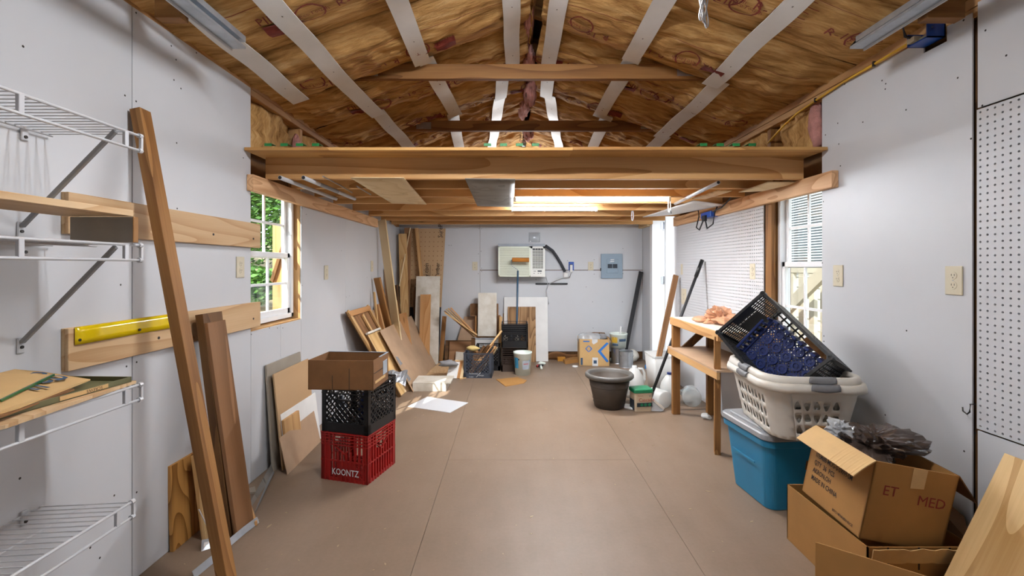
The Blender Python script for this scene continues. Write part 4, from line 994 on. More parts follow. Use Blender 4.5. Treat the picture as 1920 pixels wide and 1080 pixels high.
# printed plywood sheet with felt lower part
o = T('printed_plywood', 'tall tan plywood sheet with dots and printed text, black base', 'panel', (-1.15, 6.05, 0))
A, Bp = V((-1.42, 6.07, 0)), V((-.965, 6.07, 0)); C = V((-1.41, 6.115, 1.765)); Cp = V((-.875, 6.115, 1.765))
def sp(u, v, off=0): return (A*(1-u)+Bp*u)*(1-v)+(C*(1-u)+Cp*u)*v+V((0, -off, 0))
MB().prism([sp(0, .40), sp(1, .40), sp(1, 1), sp(0, 1)], (0, .012, 0)).build('sheet', 'tan_ply', o)
MB().prism([sp(0, 0, .0015), sp(1, 0, .0015), sp(1, .40, .0015), sp(0, .40, .0015)], (0, .012, 0)).build('felt_base', 'felt_black', o)
mb = MB()
for i in range(9):
    for j in range(16):
        c = sp(.06+i*.11, .43+j*.036, .0015); mb.add([c+V((.006*math.cos(a), 0, .006*math.sin(a))) for a in [k*math.pi/3 for k in range(6)]], [tuple(range(6))])
tag(mb.build('dots', 'card_dark', o, recalc=False), kind='stuff')
def spt(s, size, u, v):
    t = text_mb(s, size, sp(u, v, .002), (.02, 0, 1), (-1, 0, .02), off=0, squash=.9); t.build('lettering', 'print_black', o, recalc=False)
spt('from Patriot Timber', .078, .93, .41); spt('SurePly.com', .085, .62, .52); spt('SurePly', .085, .93, .93)
MB().prism([sp(.65, .55, .002), sp(.66, .55, .002), sp(.66, .72, .002), sp(.65, .72, .002)], (0, -.0005, 0)).build('underline', 'print_black', o)
tag(sheet('white_board', (-1.235, 5.80, 0), (-.925, 5.80, 0), (-1.235, 5.95, 1.125), .02, 'white_dirty'), 'tall white panel leaning before the printed plywood', 'panel')
lean('cedar_board', (-1.09, 5.72, .0), (-1.095, 5.86, .89), .135, .019, (1, 0, 0), 'cedar', 'light cedar board leaning on the tall white panel', 'board')
lean('narrow_board', (-.905, 5.88, .0), (-.865, 5.95, .60), .055, .02, (1, 0, 0), 'stud_amber', 'narrow notched wood strip beside black felt base', 'strip')
# ================================================================== FLOOR SCRAPS
tag(MB().prism([FL(793, 705), FL(872, 704), FL(865, 683), FL(822, 682)], (0, 0, .008)).build('floor_plywood', 'plywood'), 'light plywood piece lying flat by the grey crate', 'board')
o = T('white_shelf_box', 'low white painted box shelf lying on floor by tan hardboard', 'box', FL(805, 734))
MB().box(-.98, -.646, 4.54, 4.555, 0, .075).build('front', 'white_dirty', o, bevel=.002); MB().box(-.98, -.60, 4.54, 4.83, .0755, .09).build('top', 'white_dirty', o, bevel=.002)
MB().box(-.66, -.646, 4.556, 4.82, 0, .075).build('end', 'white_dirty', o); MB().box(-.98, -.965, 4.556, 4.82, 0, .075).build('end', 'white_dirty', o)
tag(MB().prism([FL(764.6, 762.5), FL(843.7, 774.4), FL(878, 755.4), FL(801, 744.3)], (0, 0, .003)).build('white_sheet', 'wall_white'), 'thin white sheet lying flat on floor in front of box shelf', 'sheet')
for i, (x, m_, lab) in enumerate(((0, 'white_paint', 'white faced board scrap tilted against the grey crate'), (.03, 'cedar', 'brown edged board scrap behind the white faced one'), (.055, 'cream_board', 'pale board scrap touching the grey crate'))):
    p = FL(837, 710)+V((x, .02+.05*x, 0))
    tag(sheet('board_scrap', p, p+V((.115+.005*i, -.02, 0)), p+V((.03, .09, .165+.01*i)), -.012, m_), lab, 'board')
o = blob(MB(), AT(840, 683, 5.1)+V((0, 0, .012)), (.10, .08, .035), 8, .5, 11).build('grey_rag', 'rag', smooth=True); tag(o, 'crumpled grey rag on the plywood piece', 'rag')
tag(sheet('grey_offcut', FL(853, 684), FL(872, 686), FL(853, 684)+V((.0, .10, .15)), .01, 'white_dirty'), 'small grey white offcut standing behind the rag', 'offcut')
tag(sheet('low_board', (-.86, 5.90, 0), (-.44, 5.90, 0), (-.86, 6.02, .27), .012, 'dark_wood', grain='b'), 'low dark brown board leaning at back wall left of drawer', 'board')
tag(sheet('pale_strip', (-.80, 5.86, .0), (-.46, 5.86, .0), (-.80, 5.975, .262), .008, 'brown_board', grain='b'), 'brown board with pale top edge before the dark board', 'board')
tag(MB().prism([FL(930, 712), FL(970, 708), FL(988, 714), FL(982, 719), FL(948, 725)], (0, 0, .006)).build('cardboard_scrap', 'card'), 'torn cardboard scrap flat on floor before the crates', 'cardboard')
tag(MB().prism([FL(862, 707), FL(876, 705), FL(878, 708), FL(862, 712)], (0, 0, .008)).build('wood_chip', 'stud_light'), 'small wood sliver at the foot of the grey crate', 'scrap')
# bits of sawdust and chips nobody could count
rnd = random.Random(3); mb = MB()
for i in range(300):
    x = rnd.uniform(-1.4, 1.7); y = rnd.uniform(1.3, 5.9); s = rnd.uniform(.002, .006)*(1 if rnd.random() < .93 else 2.2); a = rnd.uniform(0, 6.28)
    mb.prism([(x+s*math.cos(a+k*1.57)*(1.6 if k % 2 else .6), y+s*math.sin(a+k*1.57)*(1.6 if k % 2 else .6), .0003) for k in range(4)], (0, 0, .001))
tag(mb.build('floor_debris', 'sawdust', recalc=False), 'fine wood chips and sawdust scattered over the floor', 'debris', kind='stuff')
# ================================================================== BACK WALL
def bw(x, y, Z): return AT(x, y, Z)
o = T('air_conditioner', 'off white wall air conditioner set in the back wall', 'air conditioner', (.145, 5.9, 1.12))
x0, x1, z0, z1, yf = -.159, .449, 1.119, 1.547, 5.87
MB().box(x0, x1, yf+.03, YB, z0, z1).build('case', 'panel_grey', o, bevel=.004)
xm = .262
fr = MB()
for a in ((x0, x0+.02, z0, z1-.035), (xm-.02, xm, z0, z1-.035), (x0, xm, z0, z0+.02), (x0, xm, z1-.05, z1-.035)): fr.box(a[0], a[1], yf, yf+.03, a[2], a[3])
fr.build('front_frame', 'ac_front', o, bevel=.002)
MB().box(x0, x1, yf+.0, yf+.03, z1-.034, z1).build('top_strip', 'paper_grey', o)
MB().box(x0+.02, xm-.02, yf+.012, yf+.03, z0+.02, z1-.05).build('grille_back', 'tray_green', o)
for i in range(27):
    z = z0+.024+i*.01325; MB().box(x0+.02, xm-.02, yf+.004, yf+.014, z, z+.0095).build('grille_slat', 'ac_front', o)
cp = MB().box(xm, x1, yf+.004, yf+.03, z0, z0+.10)
for a in ((xm, xm+.025, z0+.10, z1-.035), (x1-.025, x1, z0+.10, z1-.035), (xm, x1, z1-.06, z1-.035)): cp.box(a[0], a[1], yf+.004, yf+.03, a[2], a[3])
cp = cp.build('control_panel', 'ac_case', o)
MB().box(xm+.09, xm+.145, yf+.002, yf+.004, z0+.065, z0+.082).build('display', 'panel_dark', cp)
for dx, dz in ((.045, .073), (.045, .045), (.10, .045), (.13, .045), (.06, .073)): MB().box(xm+dx-.008, xm+dx+.008, yf+.002, yf+.004, z0+dz-.004, z0+dz+.004).build('button', 'grey_grip', cp)
MB().box(xm+.025, x1-.025, yf+.026, yf+.03, z0+.10, z1-.06).build('vent_back', 'black_rubber', o)
for i in range(13):
    z = z0+.108+i*.0195; MB().bar((xm+.025, yf+.014, z), (x1-.025, yf+.014, z), .016, .003, (0, .7, .7)).build('vent_louver', 'ac_case', o)
for i in range(3): MB().box(xm+.06+i*.035, xm+.063+i*.035, yf+.02, yf+.024, z0+.10, z1-.06).build('vent_vane', 'ac_case', o)
P = [bw(1023, 461, 5.95), bw(1036, 470, 6.0), bw(1043, 480, 6.05), bw(1052, 495, 6.08), bw(1059, 509, 6.1)]
tag(MB().tube(P, .021, 8).build('foam_pipe_sleeve', 'pipe_foam', smooth=True), 'dark grey foam pipe sleeve hanging right of air conditioner', 'pipe')
tag(MB().box(bw(1004, 531, YB).x, bw(1064, 531, YB).x, YB-.02, YB-.001, bw(0, 533.5, YB).z, bw(0, 530.5, YB).z).build('foam_strip', 'black_rubber'), 'thin black foam strip on back wall under air conditioner', 'strip')
o = T('plug_adapter', 'white plug adapter hanging on its cord at foam sleeve end', 'plug', bw(1061, 516, 6.1))
p = bw(1061, 516, 6.09); MB().box(p.x-.035, p.x+.03, p.y-.03, p.y+.03, p.z-.035, p.z+.035).build('adapter', 'white_paint', o, bevel=.012)
MB().tube([bw(1071, 510, 6.1), bw(1068, 520, 6.1), bw(1062, 519, 6.1), bw(1045, 524, 6.11), bw(1029, 533, 6.12), bw(1024, 545, 6.12), bw(1028, 562, 6.12), bw(1029, 570, 6.1), bw(1025, 572, 6.1)], .005, 5).build('cord', 'white_wire', o, smooth=True)
MB().tube([bw(1023, 518, 6.1), bw(1027, 530, 6.12), bw(1023, 545, 6.12), bw(1024, 556, 6.12)], .004, 5).build('cord', 'white_wire', o, smooth=True)
o = T('bag_of_parts', 'small clear bag of parts pinned above air conditioner', 'bag', bw(1003, 444, YB))
p = bw(1002, 445, YB-.012)
MB().grid(lambda u, v: V((p.x-.075+.15*u, YB-.004-.02*math.sin(math.pi*u)*math.sin(math.pi*v)-.006*nz((u*5, v*5, 1)), p.z-.065+.13*v)), 8, 8).build('pouch', 'clear_film', o, smooth=True, solid=.002, recalc=False)
MB().box(p.x-.01, p.x+.03, YB-.012, YB-.008, p.z+.015, p.z+.045).build('contents', 'dark_metal', o)
MB().box(p.x-.06, p.x+.06, YB-.006, YB-.002, p.z-.06, p.z+.01).build('card', 'white_paint', o)
o = T('breaker_box', 'grey steel electrical breaker panel on the back wall', 'electrical panel', bw(1147, 521, YB))
a, b = bw(1127, 522, YB-.02), bw(1167, 476, YB-.02)
MB().box(a.x, b.x, YB-.03, YB, a.z, b.z).build('cover', 'panel_grey', o, bevel=.003)
dr_ = MB().box(a.x+.075, b.x-.06, YB-.037, YB-.03, a.z+.07, b.z-.07).build('inner_door', 'panel_grey', o, bevel=.003)
for x in (1142.5, 1152): 
    p = bw(x, 499, YB); q = MB().box(p.x-.03, p.x+.03, YB-.042, YB-.037, p.z-.028, p.z+.028).build('breaker', 'panel_dark', dr_)
for y, s in ((487, .0), (490.5, -.01)): p = bw(1147, y, YB); MB().prism([(p.x-.03+s, YB-.038, p.z-.008), (p.x+.02, YB-.038, p.z-.004), (p.x+.03, YB-.038, p.z+.008), (p.x-.02, YB-.038, p.z+.006)], (0, -.001, 0)).build('sticker', 'white_paint', dr_)
MB().box(a.x-.008, a.x, YB-.03, YB, a.z+.10, a.z+.14).build('latch', 'black_rubber', o)
# roller on its pole
o = T('paint_roller', 'paint roller with orange nap on a blue pole before air conditioner', 'paint roller', (.07, 5.79, 0))
MB().tube([(.072, 5.80, 0), (.094, 5.735, 1.20)], .012, 8).build('pole', 'blue_pole', o, smooth=True)
c = lambda x, y: AT(x, y, 5.72)
MB().tube([(.094, 5.735, 1.20), c(971, 506), c(959, 498), c(959, 487), c(962, 487)], .004, 6).build('wire_frame', 'steel', o, smooth=True)
p, q = c(960, 487), c(992, 487.5); MB().tube([p, p+V((.012, 0, 0)), q], [.02, .027, .027], 12).build('roller_sleeve', 'roller_nap', o, smooth=True)
# panels, drawers, crates along the back wall
tag(sheet('white_board', (-.085, 5.99, 0), (.50, 5.99, 0), (-.085, 6.10, .84), .015, 'white_paint'), 'wide white panel leaning on back wall behind the oak panel', 'panel')
tag(sheet('oak_sheet', (-.035, 5.93, 0), (.336, 5.93, 0), (-.035, 6.055, .715), .014, 'oak_ply'), 'oak veneer panel with bold grain leaning behind the crates', 'panel')
o = T('wooden_box', 'open wooden drawer standing on its side by back wall', 'drawer', (-.3, 6.0, .33))
for nm, a in (('back', (-.46, -.13, 6.08, 6.09, .34, .60)), ('side', (-.46, -.445, 5.93, 6.08, .34, .60)), ('side', (-.145, -.13, 5.93, 6.08, .34, .60)), ('bottom', (-.46, -.13, 5.93, 6.09, .325, .34))): MB().box(*a).build(nm, 'brown_board' if nm == 'back' else 'cedar', o, bevel=.001)
o = T('wooden_box', 'brown open wooden box stacked on top of the drawer', 'box', (-.35, 6.03, .6))
for nm, a in (('back', (-.53, -.16, 6.09, 6.10, .605, .755)), ('side', (-.53, -.515, 5.97, 6.09, .605, .755)), ('side', (-.175, -.16, 5.97, 6.09, .605, .755)), ('bottom', (-.53, -.16, 5.97, 6.10, .60, .605))): MB().box(*a).build(nm, 'brown_board', o, bevel=.001)
o = T('white_box', 'white painted box under the wooden drawer by back wall', 'box', (-.3, 6.0, 0))
MB().box(-.49, -.10, 5.92, 6.10, 0, .322).build('body', 'white_paint', o, bevel=.004)
MB().box(-.495, -.095, 5.915, 5.92, .30, .315).build('trim', 'paper_grey', o)
tag(sheet('white_shelf_board', (-.423, 5.900, .345), (-.18, 5.900, .345), (-.423, 5.955, .905), -.018, 'white_dirty'), 'tall scuffed white board standing in the wooden drawer', 'board')
lean('slim_board', (-.145, 5.86, .0), (-.125, 5.91, .60), .04, .02, (1, 0, 0), 'stud_light', 'slim pale board standing right of the wooden drawer', 'board')
tag(sheet('tan_sheet', (-.78, 6.0, 0), (-.50, 5.97, 0), (-.62, 6.10, .58), .008, 'hardboard'), 'brown hardboard piece behind the fan of thin strips', 'panel')
tag(sheet('tan_sheet', (-.10, 6.05, 0), (.02, 6.05, 0), (-.10, 6.12, .62), .008, 'tan_ply'), 'tan panel sliver behind drawer and white panel', 'panel')
for i, (x, y, m_) in enumerate(((833, 583, 'brown_board'), (836, 580, 'cream_board'), (840, 578, 'stud_light'), (845, 577, 'cedar'), (834, 586, 'stud_light'))):
    q = AT(890+i*1.2, 632-i, 5.72-.01*i); p = AT(x, y, 5.70-.012*i)
    lean('thin_strip', q, p, .03, .006, (.3, 1, .2), m_, ['brown thin strip, lower of the fan against the drawer', 'cream thin strip in the fan leaning at the drawer', 'pale strip second from top of the fan', 'topmost cedar strip of the fan', 'lowest pale strip of the fan'][i], 'strip', 'fan of thin strips')
# the post the fan rests on
lean('short_post', (-.47, 5.75, 0), (-.47, 5.75, .345), .05, .03, (1, 0, 0), 'dark_wood', 'short dark post under the fan of thin strips', 'board')
g0 = V((-.362, 5.24, 0))
crate(Mx(g0, math.radians(-2)), .317, .317, .278, 'charcoal_plastic', 'diamond', 'dark slate milk crate filled with wood scraps', None)
COL.objects[-1]
mtx = Mx(g0, math.radians(-2)); cr = [x for x in COL.objects if x.name.startswith('milk_crate')][-1]
for s, sz, u, v in (('Tennessee', .024, -.098, .038), ('shops', .024, .015, .018), ('14 6830', .016, -.10, .002)):
    t = text_mb(s, sz, (u, -.1605, v+.006), (1, 0, 0), (0, 0, 1), off=0); adopt(t.build('lettering', 'print_white', None, mtx=mtx, recalc=False), cr)
q = MB().bar((-.015, -.161, .012), (.035, -.161, .065), .004, .001, (1, 0, 0)).build('stroke', 'print_white', None, mtx=mtx); adopt(q, cr)
sc_ = [((-.46, 5.17, .05), (-.10, 5.30, .50), .035, .02, 'stud_light', 'longest pale stick rising right out of the slate crate'),
       ((-.45, 5.14, .03), (-.20, 5.28, .36), .04, .025, 'cedar', 'cedar stick below the longest pale stick'),
       ((-.44, 5.25, .03), (-.25, 5.20, .345), .05, .03, 'dark_wood', 'dark brown block stick in the middle of slate crate'),
       ((-.48, 5.20, .03), (-.30, 5.26, .33), .04, .03, 'dark_wood', 'dark stick at left in the slate crate'),
       ((-.40, 5.12, .03), (-.19, 5.16, .31), .03, .012, 'brown_board', 'thin brown strip against crate front'),
       ((-.36, 5.20, .03), (-.17, 5.22, .33), .06, .02, 'pine', 'golden board at the right of slate crate'),
       ((-.33, 5.33, .03), (-.16, 5.34, .30), .05, .02, 'cream_board', 'pale board at the rear right of slate crate'),
       ((-.45, 5.33, .03), (-.40, 5.33, .26), .07, .03, 'cedar', 'short cedar block at the rear left of slate crate')]
for a, b, w_, t_, m_, lab in sc_: lean('wood_scrap', a, b, w_, t_, (.3, 1, 0), m_, lab, 'wood scrap', 'wood scraps in the slate crate')
tag(blob(MB(), (-.43, 5.22, .31), (.075, .05, .03), 8, .25, 5).build('foam_chunk', 'sponge', smooth=True), 'yellowish foam chunk on the scraps in the slate crate', 'foam')
crate(Mx(V((.052, 5.55, 0)), 0), .318, .31, .28, 'brown_plastic', 'rails', 'brown milk crate at the bottom behind the white bucket')
crate(Mx(V((.052, 5.55, .281)), 0), .318, .31, .28, 'black_plastic', 'rails', 'black milk crate on top of the brown crate')
crate(Mx(V((-.272, 5.60, 0)), 0), .30, .31, .28, 'black_plastic', 'diamond', 'black milk crate half hidden behind the slate crate')
for i in range(4):
    p = V((-.06+.07*i, 5.52, .302)); bottle(Matrix.Translation(p), .026, .12, ['white_dirty', 'charcoal_plastic', 'white_dirty', 'card'][i], ['white bottle at left in the upper black crate', 'dark bottle second in the upper black crate', 'white bottle third in the upper black crate', 'tan bottle at right in the upper black crate'][i])
def bucket(c, r0, r1, h, m, label, parts, name='bucket'):
    o = T(name, label, 'bucket', c)
    MB().lathe([(.0001, .006), (r0-.003, .006), (r1-.004, h-.004), (r1+.004, h), (r1+.004, h-.015), (r1, h-.018), (r0, 0), (.0001, 0)], 28, c).build('body', m, o, smooth=True)
    for nm, mm, a0, a1, v0, v1 in parts:
        def fn(u, v):
            vv = v0+(v1-v0)*v; r = r0+(r1-r0)*vv+.0012; a = math.radians(a0+(a1-a0)*u); return V(c)+V((r*math.cos(a), r*math.sin(a), vv*h))
        MB().grid(fn, 8, 3).build(nm, mm, o, smooth=True, recalc=False)
    return o
o = bucket(V((.142, 5.275, 0)), .088, .105, .262, 'bucket_white', 'pale mint plastic bucket with blue label before the crates', [('blue_label', 'label_blue', 200, 238, .32, .78), ('print_block', 'paper_grey', 268, 320, .28, .66), ('print_line', 'print_red', 275, 310, .5, .54), ('mark', 'panel_dark', 238, 246, .68, .74), ('mark', 'label_blue', 318, 324, .62, .68)])
# glue gun, lid, cardboard at the base of the back wall
o = T('hot_glue_gun', 'white and red tool with dark grip lying on the floor', 'tool', FL(1014, 690))
p = FL(1014, 684, .03)
MB().tube([p+V((-.035, .04, .0)), p+V((.0, .03, .015)), p+V((.06, .03, .01))], [.012, .024, .012], 8).build('barrel', 'bucket_white', o, smooth=True)
MB().tube([p+V((-.05, -.01, -.015)), p+V((-.02, .02, -.012))], .014, 8).build('red_end', 'red_plastic', o, smooth=True)
MB().tube([p+V((-.03, -.02, -.012)), p+V((.03, .01, -.005))], .013, 8).build('trigger_guard', 'black_rubber', o, smooth=True)
MB().tube([p+V((0, 0, -.01)), p+V((.0, -.12, -.018))], [.012, .015], 8).build('grip', 'bucket_white', o, smooth=True)
o = tag(MB().lathe([(.0001, .016), (.03, .016), (.036, .012), (.036, 0), (.0001, 0)], 16, FL(1078, 688)).build('bottle_stopper', 'white_paint', smooth=True), 'white plastic cap on the floor left of the cardboard box', 'cap')
o = tag(MB().grid(lambda u, v: V((.50+.42*u, 6.10-.03*v+.008*math.sin(u*14), v*(.075+.045*math.sin(min(1, u*1.7)*math.pi)*.9))), 24, 3).build('kraft_skirting', 'card_dark', solid=.004, smooth=True, recalc=False), 'crumpled brown paper along the foot of the back wall', 'paper')
tag(MB().box(FL(1043, 672).x, FL(1057, 672).x, 5.98, 6.05, 0, .05).build('orange_block', 'orange_box', bevel=.003), 'small orange block at the foot of the back wall', 'block')
o = tag(MB().prism([FL(1056, 680), FL(1060, 683), FL(1089, 679), FL(1089, 672)], (0, .02, .04)).build('cardboard_sleeve', 'card'), 'flat cardboard sleeve sticking out left of the cardboard box', 'cardboard')
# carton with blue diamond logo
Bx = Matrix.Translation((1.068, 5.86, 0)) @ Matrix.Rotation(math.radians(-4), 4, 'Z')
o = T('carton', 'open cardboard carton with blue angular logo and plastic wrap', 'box', mtx=Bx)
w2, d2, hh = .187, .15, .335
for nm, a in (('bottom', (-w2, w2, -d2, d2, 0, .005)), ('side', (-w2, w2, -d2, -d2+.005, 0, hh)), ('side', (-w2, w2, d2-.005, d2, 0, hh)), ('side', (-w2, -w2+.005, -d2, d2, 0, hh)), ('side', (w2-.005, w2, -d2, d2, 0, hh))): adopt(MB().box(*a).build(nm, 'card_light', None, mtx=Bx), o)
def on(u0, mm, pts, nm='logo', y=-d2-.0008): adopt(MB().prism([(u, y, v) for u, v in pts], (0, -.0006, 0)).build(nm, mm, None, mtx=Bx), o)
on(0, 'print_blue', [(.180, .285), (.155, .30), (.04, .185), (.155, .045), (.180, .062), (.082, .185)])
on(0, 'print_blue', [(-.115, .215), (-.072, .26), (-.072, .245), (-.10, .215), (-.072, .185), (-.072, .17)]); on(0, 'print_blue', [(-.068, .26), (-.025, .215), (-.068, .17), (-.068, .185), (-.04, .215), (-.068, .245)])
on(0, 'print_blue', [(-.14, .30), (-.06, .30), (-.06, .315), (-.14, .315)], 'lettering'); on(0, 'print_white', [(-.025, .0), (.045, .0), (.045, .105), (-.025, .105)], 'label'); on(0, 'print_navy', [(-.01, .03), (.03, .03), (.03, .07), (-.01, .07)], 'print', -d2-.0016)
on(0, 'print_navy', [(-.172, .01), (-.145, .01), (-.145, .10), (-.172, .10)], 'label'); on(0, 'print_white', [(-.03, .335), (.04, .335), (.04, .30), (-.01, .27), (-.03, .29)], 'label')
adopt(MB().prism([(w2+.0008, -d2+.03, .30), (w2+.0008, .02, .18), (w2+.0008, -d2+.03, .05), (w2+.0008, -d2+.03, .085), (w2+.0008, -.03, .18), (w2+.0008, -d2+.03, .265)], (.0006, 0, 0)).build('logo', 'print_blue', None, mtx=Bx), o)
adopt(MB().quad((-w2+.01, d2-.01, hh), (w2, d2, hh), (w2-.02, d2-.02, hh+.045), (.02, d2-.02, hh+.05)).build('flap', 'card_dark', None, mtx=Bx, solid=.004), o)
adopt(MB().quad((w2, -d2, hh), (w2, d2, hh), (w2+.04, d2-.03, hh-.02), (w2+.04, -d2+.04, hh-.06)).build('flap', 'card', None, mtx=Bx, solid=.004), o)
q = blob(MB(), Bx @ V((-.05, .0, .325)), (.15, .12, .075), 12, .35, 7).build('plastic_wrap', 'clear_film', smooth=True); tag(q, 'crumpled clear plastic wrap bulging out of the carton', 'plastic wrap')
q = blob(MB(), Bx @ V((.12, .03, .34)), (.06, .08, .04), 8, .4, 9).build('grey_paper_wad', 'rag', smooth=True); tag(q, 'grey crumpled paper wad in the right of the carton', 'paper')
# paint cans, bucket, pole in the right corner
def can(c, r, h, m, label):
    o = T('paint_can', label, 'can', c)
    MB().lathe([(.0001, 0), (r, 0), (r*1.02, .004), (r, .008), (r, h-.008), (r*1.03, h-.004), (r*1.03, h), (r*.92, h), (r*.92, h-.006), (.0001, h-.006)], 26, c).build('body', m, o, smooth=False)
    MB().lathe([(.0001, h-.004), (r*.86, h-.004), (r*.86, h-.001), (r*.9, h-.001)], 26, c).build('lid', 'steel', o)
    MB().tube([V(c)+V((r*math.cos(a)*1.03, -.5*r+0*a, h*.8-.05*math.sin(a))) for a in [i*math.pi/8 for i in range(9)]], .002, 5).build('bail', 'dark_metal', o)
can(V((1.445, 5.66, 0)), .085, .20, 'galv', 'shiny silver paint can on the floor in right corner')
can(V((1.40, 5.90, 0)), .088, .20, 'steel', 'paint can hidden under the white bucket')
o = bucket(V((1.405, 5.90, .202)), .095, .112, .185, 'bucket_white', 'white bucket with yellow picture label on a paint can', [('picture', 'label_yellow', 205, 250, .38, .78), ('blue_bar', 'print_navy', 262, 318, .48, .66), ('green_band', 'print_navy', 210, 255, .18, .30)])
MB().tube([V((1.40, 5.82, .34)), V((1.43, 5.86, .47)), V((1.425, 5.86, .475)), V((1.43, 5.90, .38))], .009, 6).build('brush_handle', 'white_paint', o, smooth=True)
o = T('black_pole', 'black square pole leaning in the back right corner', 'pole', (1.48, 5.95, .0))
plank('pole', (1.50, 6.02, 0), (1.748, 6.08, 1.17), .05, .03, (1, 0, 0), 'black_rubber', o); plank('cap', (1.746, 6.079, 1.165), (1.752, 6.08, 1.185), .054, .034, (1, 0, 0), 'black_plastic', o)
o = tag(blob(MB(), (1.60, 5.97, .075), (.09, .08, .075), 9, .2, 4).build('white_bag', 'white_dirty', smooth=True), 'small white bag on floor behind the silver paint can', 'bag')
tag(MB().lathe([(.028, 0), (.045, 0), (.045, .04), (.028, .04), (.028, 0)], 20, FL(1216, 691)).build('tape_roll', 'blue_tape'), 'blue roll of tape on the floor by the door', 'tape roll')
o = T('spray_can', 'small blue and white tube on floor behind the carton', 'tube', (1.3, 5.98, .02)); MB().tube([(1.20, 5.98, .03), (1.34, 5.94, .03)], .025, 10).build('tube', 'bucket_white', o, smooth=True); MB().tube([(1.27, 5.96, .03), (1.31, 5.949, .03)], .0256, 10).build('band', 'print_navy', o, smooth=True)
# ================================================================== POT, TUB, JUGS, BROOM, BIN
c = V((.885, 4.06, 0))
o = T('plant_pot', 'large empty brown plastic plant pot on the floor', 'plant pot', c)
MB().lathe([(.0001, .0), (.122, .0), (.13, .008), (.185, .27), (.175, .272), (.122, .015), (.0001, .012)], 40, c).build('body', 'pot_brown', o, smooth=True)
MB().lathe([(.172, .262), (.205, .262), (.214, .272), (.214, .292), (.205, .302), (.192, .303), (.183, .292), (.172, .25)], 40, c).build('rim', 'pot_rim', o, smooth=True)
for z in (.19, .08, .05): MB().lathe([(.131+z*.2, z-.002), (.1335+z*.2, z), (.131+z*.2+.0008, z+.003)], 40, c).build('band', 'pot_brown', o, smooth=True)
def roundbox(w, d, z0, z1, r, c, w1=None, d1=None, n=5, m=None):
    w1 = w1 or w; d1 = d1 or d; mb = MB(); rings = []
    def ring(w, d, z):
        out = []
        for k, (sx, sy) in enumerate(((1, 1), (-1, 1), (-1, -1), (1, -1))):
            for i in range(n+1):
                a = math.pi/2*(k+i/n); out.append(V((sx*(w/2-r)+r*math.cos(a), sy*(d/2-r)+r*math.sin(a), z))+V(c))
        return out
    A, Bq = ring(w, d, z0), ring(w1, d1, z1); N = len(A)
    mb.add(A+Bq, [(i, (i+1) % N, N+(i+1) % N, N+i) for i in range(N)]+[tuple(range(N-1, -1, -1)), tuple(range(N, 2*N))])
    return mb
p = FL(1205, 772)+V((0, .055, 0)); Bt = Mx(p, math.radians(8))
o = T('detergent_tub', 'dishwasher detergent tub with green lid beside the broom', 'tub', mtx=Bt)
adopt(roundbox(.155, .115, 0, .165, .02, (0, 0, 0), .165, .125).build('body', 'tub_beige', None, mtx=Bt, bevel=.003), o)
adopt(roundbox(.176, .136, .160, .195, .02, (0, 0, 0)).build('lid', 'tub_green', None, mtx=Bt, bevel=.006), o)
adopt(MB().box(-.062, .076, -.0635, -.061, .045, .078).build('green_band', 'panel_dark', None, mtx=Bt), o)
adopt(MB().box(-.0805, -.078, -.045, .05, .01, .15).build('side_print', 'panel_dark', None, mtx=Bt), o)
for s, sz, u, v, m_ in (('Cascade', .042, -.048, .09, 'print_red'), ('Platinum', .014, -.055, .135, 'print_red'), ('62', .02, .045, .13, 'print_navy')):
    adopt(text_mb(s, sz, (u, -.0645, v), (1, 0, 0), (0, 0, 1), off=0).build('lettering', m_, None, mtx=Bt, recalc=False), o)
for i in range(3): adopt(MB().lathe([(.0001, 0), (.014, 0)], 8).xf(Matrix.Translation((-.02+.035*i, -.0645, .061)) @ Matrix.Rotation(math.pi/2, 4, 'X')).build('dot', 'tub_green', None, mtx=Bt), o)
def jug(mtx, label, m='milky', cap='blue_plastic', sc_=1.0):
    o = T('plastic_jug', label, 'jug', mtx=mtx, group='empty plastic jugs by the bench'); s = sc_
    b = MB(); prof = [(.0, .0), (.07, 0), (.078, .01), (.078, .14), (.068, .18), (.035, .235), (.02, .245), (.02, .262), (.0001, .262)]
    b.lathe([(max(r, .0001)*s, z*s) for r, z in prof], 16); adopt(b.build('body', m, None, mtx=mtx, smooth=True), o)
    adopt(MB().tube([V((.03, 0, .235))*s, V((.065, 0, .235))*s, V((.082, 0, .20))*s, V((.084, 0, .15))*s, V((.074, 0, .125))*s], .011*s, 7).build('handle', m, None, mtx=mtx, smooth=True), o)
    if cap: adopt(MB().lathe([(.022*s, .25*s), (.022*s, .268*s), (.0001, .268*s)], 12).build('cap', cap, None, mtx=mtx), o)
def lying(p, yaw, r): return Matrix.Translation(V(p)+V((0, 0, r))) @ Matrix.Rotation(yaw, 4, 'Z') @ Matrix.Rotation(math.pi/2, 4, 'X')
jug(Matrix.Translation((1.19, 4.35, 0)), 'milky plastic jug standing behind the detergent tub', cap=None, sc_=1.15)
jug(lying(FL(1248, 766), math.radians(205), .075), 'milky jug lying with its bottom to the camera beside the broom', cap=None)
jug(Matrix.Translation((1.46, 4.16, 0)), 'milky jug with blue cap standing before the clear bin', sc_=1.05)
jug(lying(FL(1298, 764), math.radians(165), .08), 'clear bottle with blue label lying under the bench', 'bottle_clear', 'label_blue', 1.05)
o = tag(MB().prism([FL(1170, 766), FL(1187, 770), FL(1185, 762), FL(1172, 760)], (0, 0, .02)).build('plastic_disc', 'white_paint', bevel=.006), 'white plastic lid piece between plant pot and detergent tub', 'lid')
o = T('trash_bin', 'tall translucent plastic bin holding a tan stick', 'bin', (1.50, 4.52, 0))
b0 = roundbox(.19, .24, .0, .375, .03, (1.50, 4.52, 0), .245, .30); b0.f = b0.f[:-1]
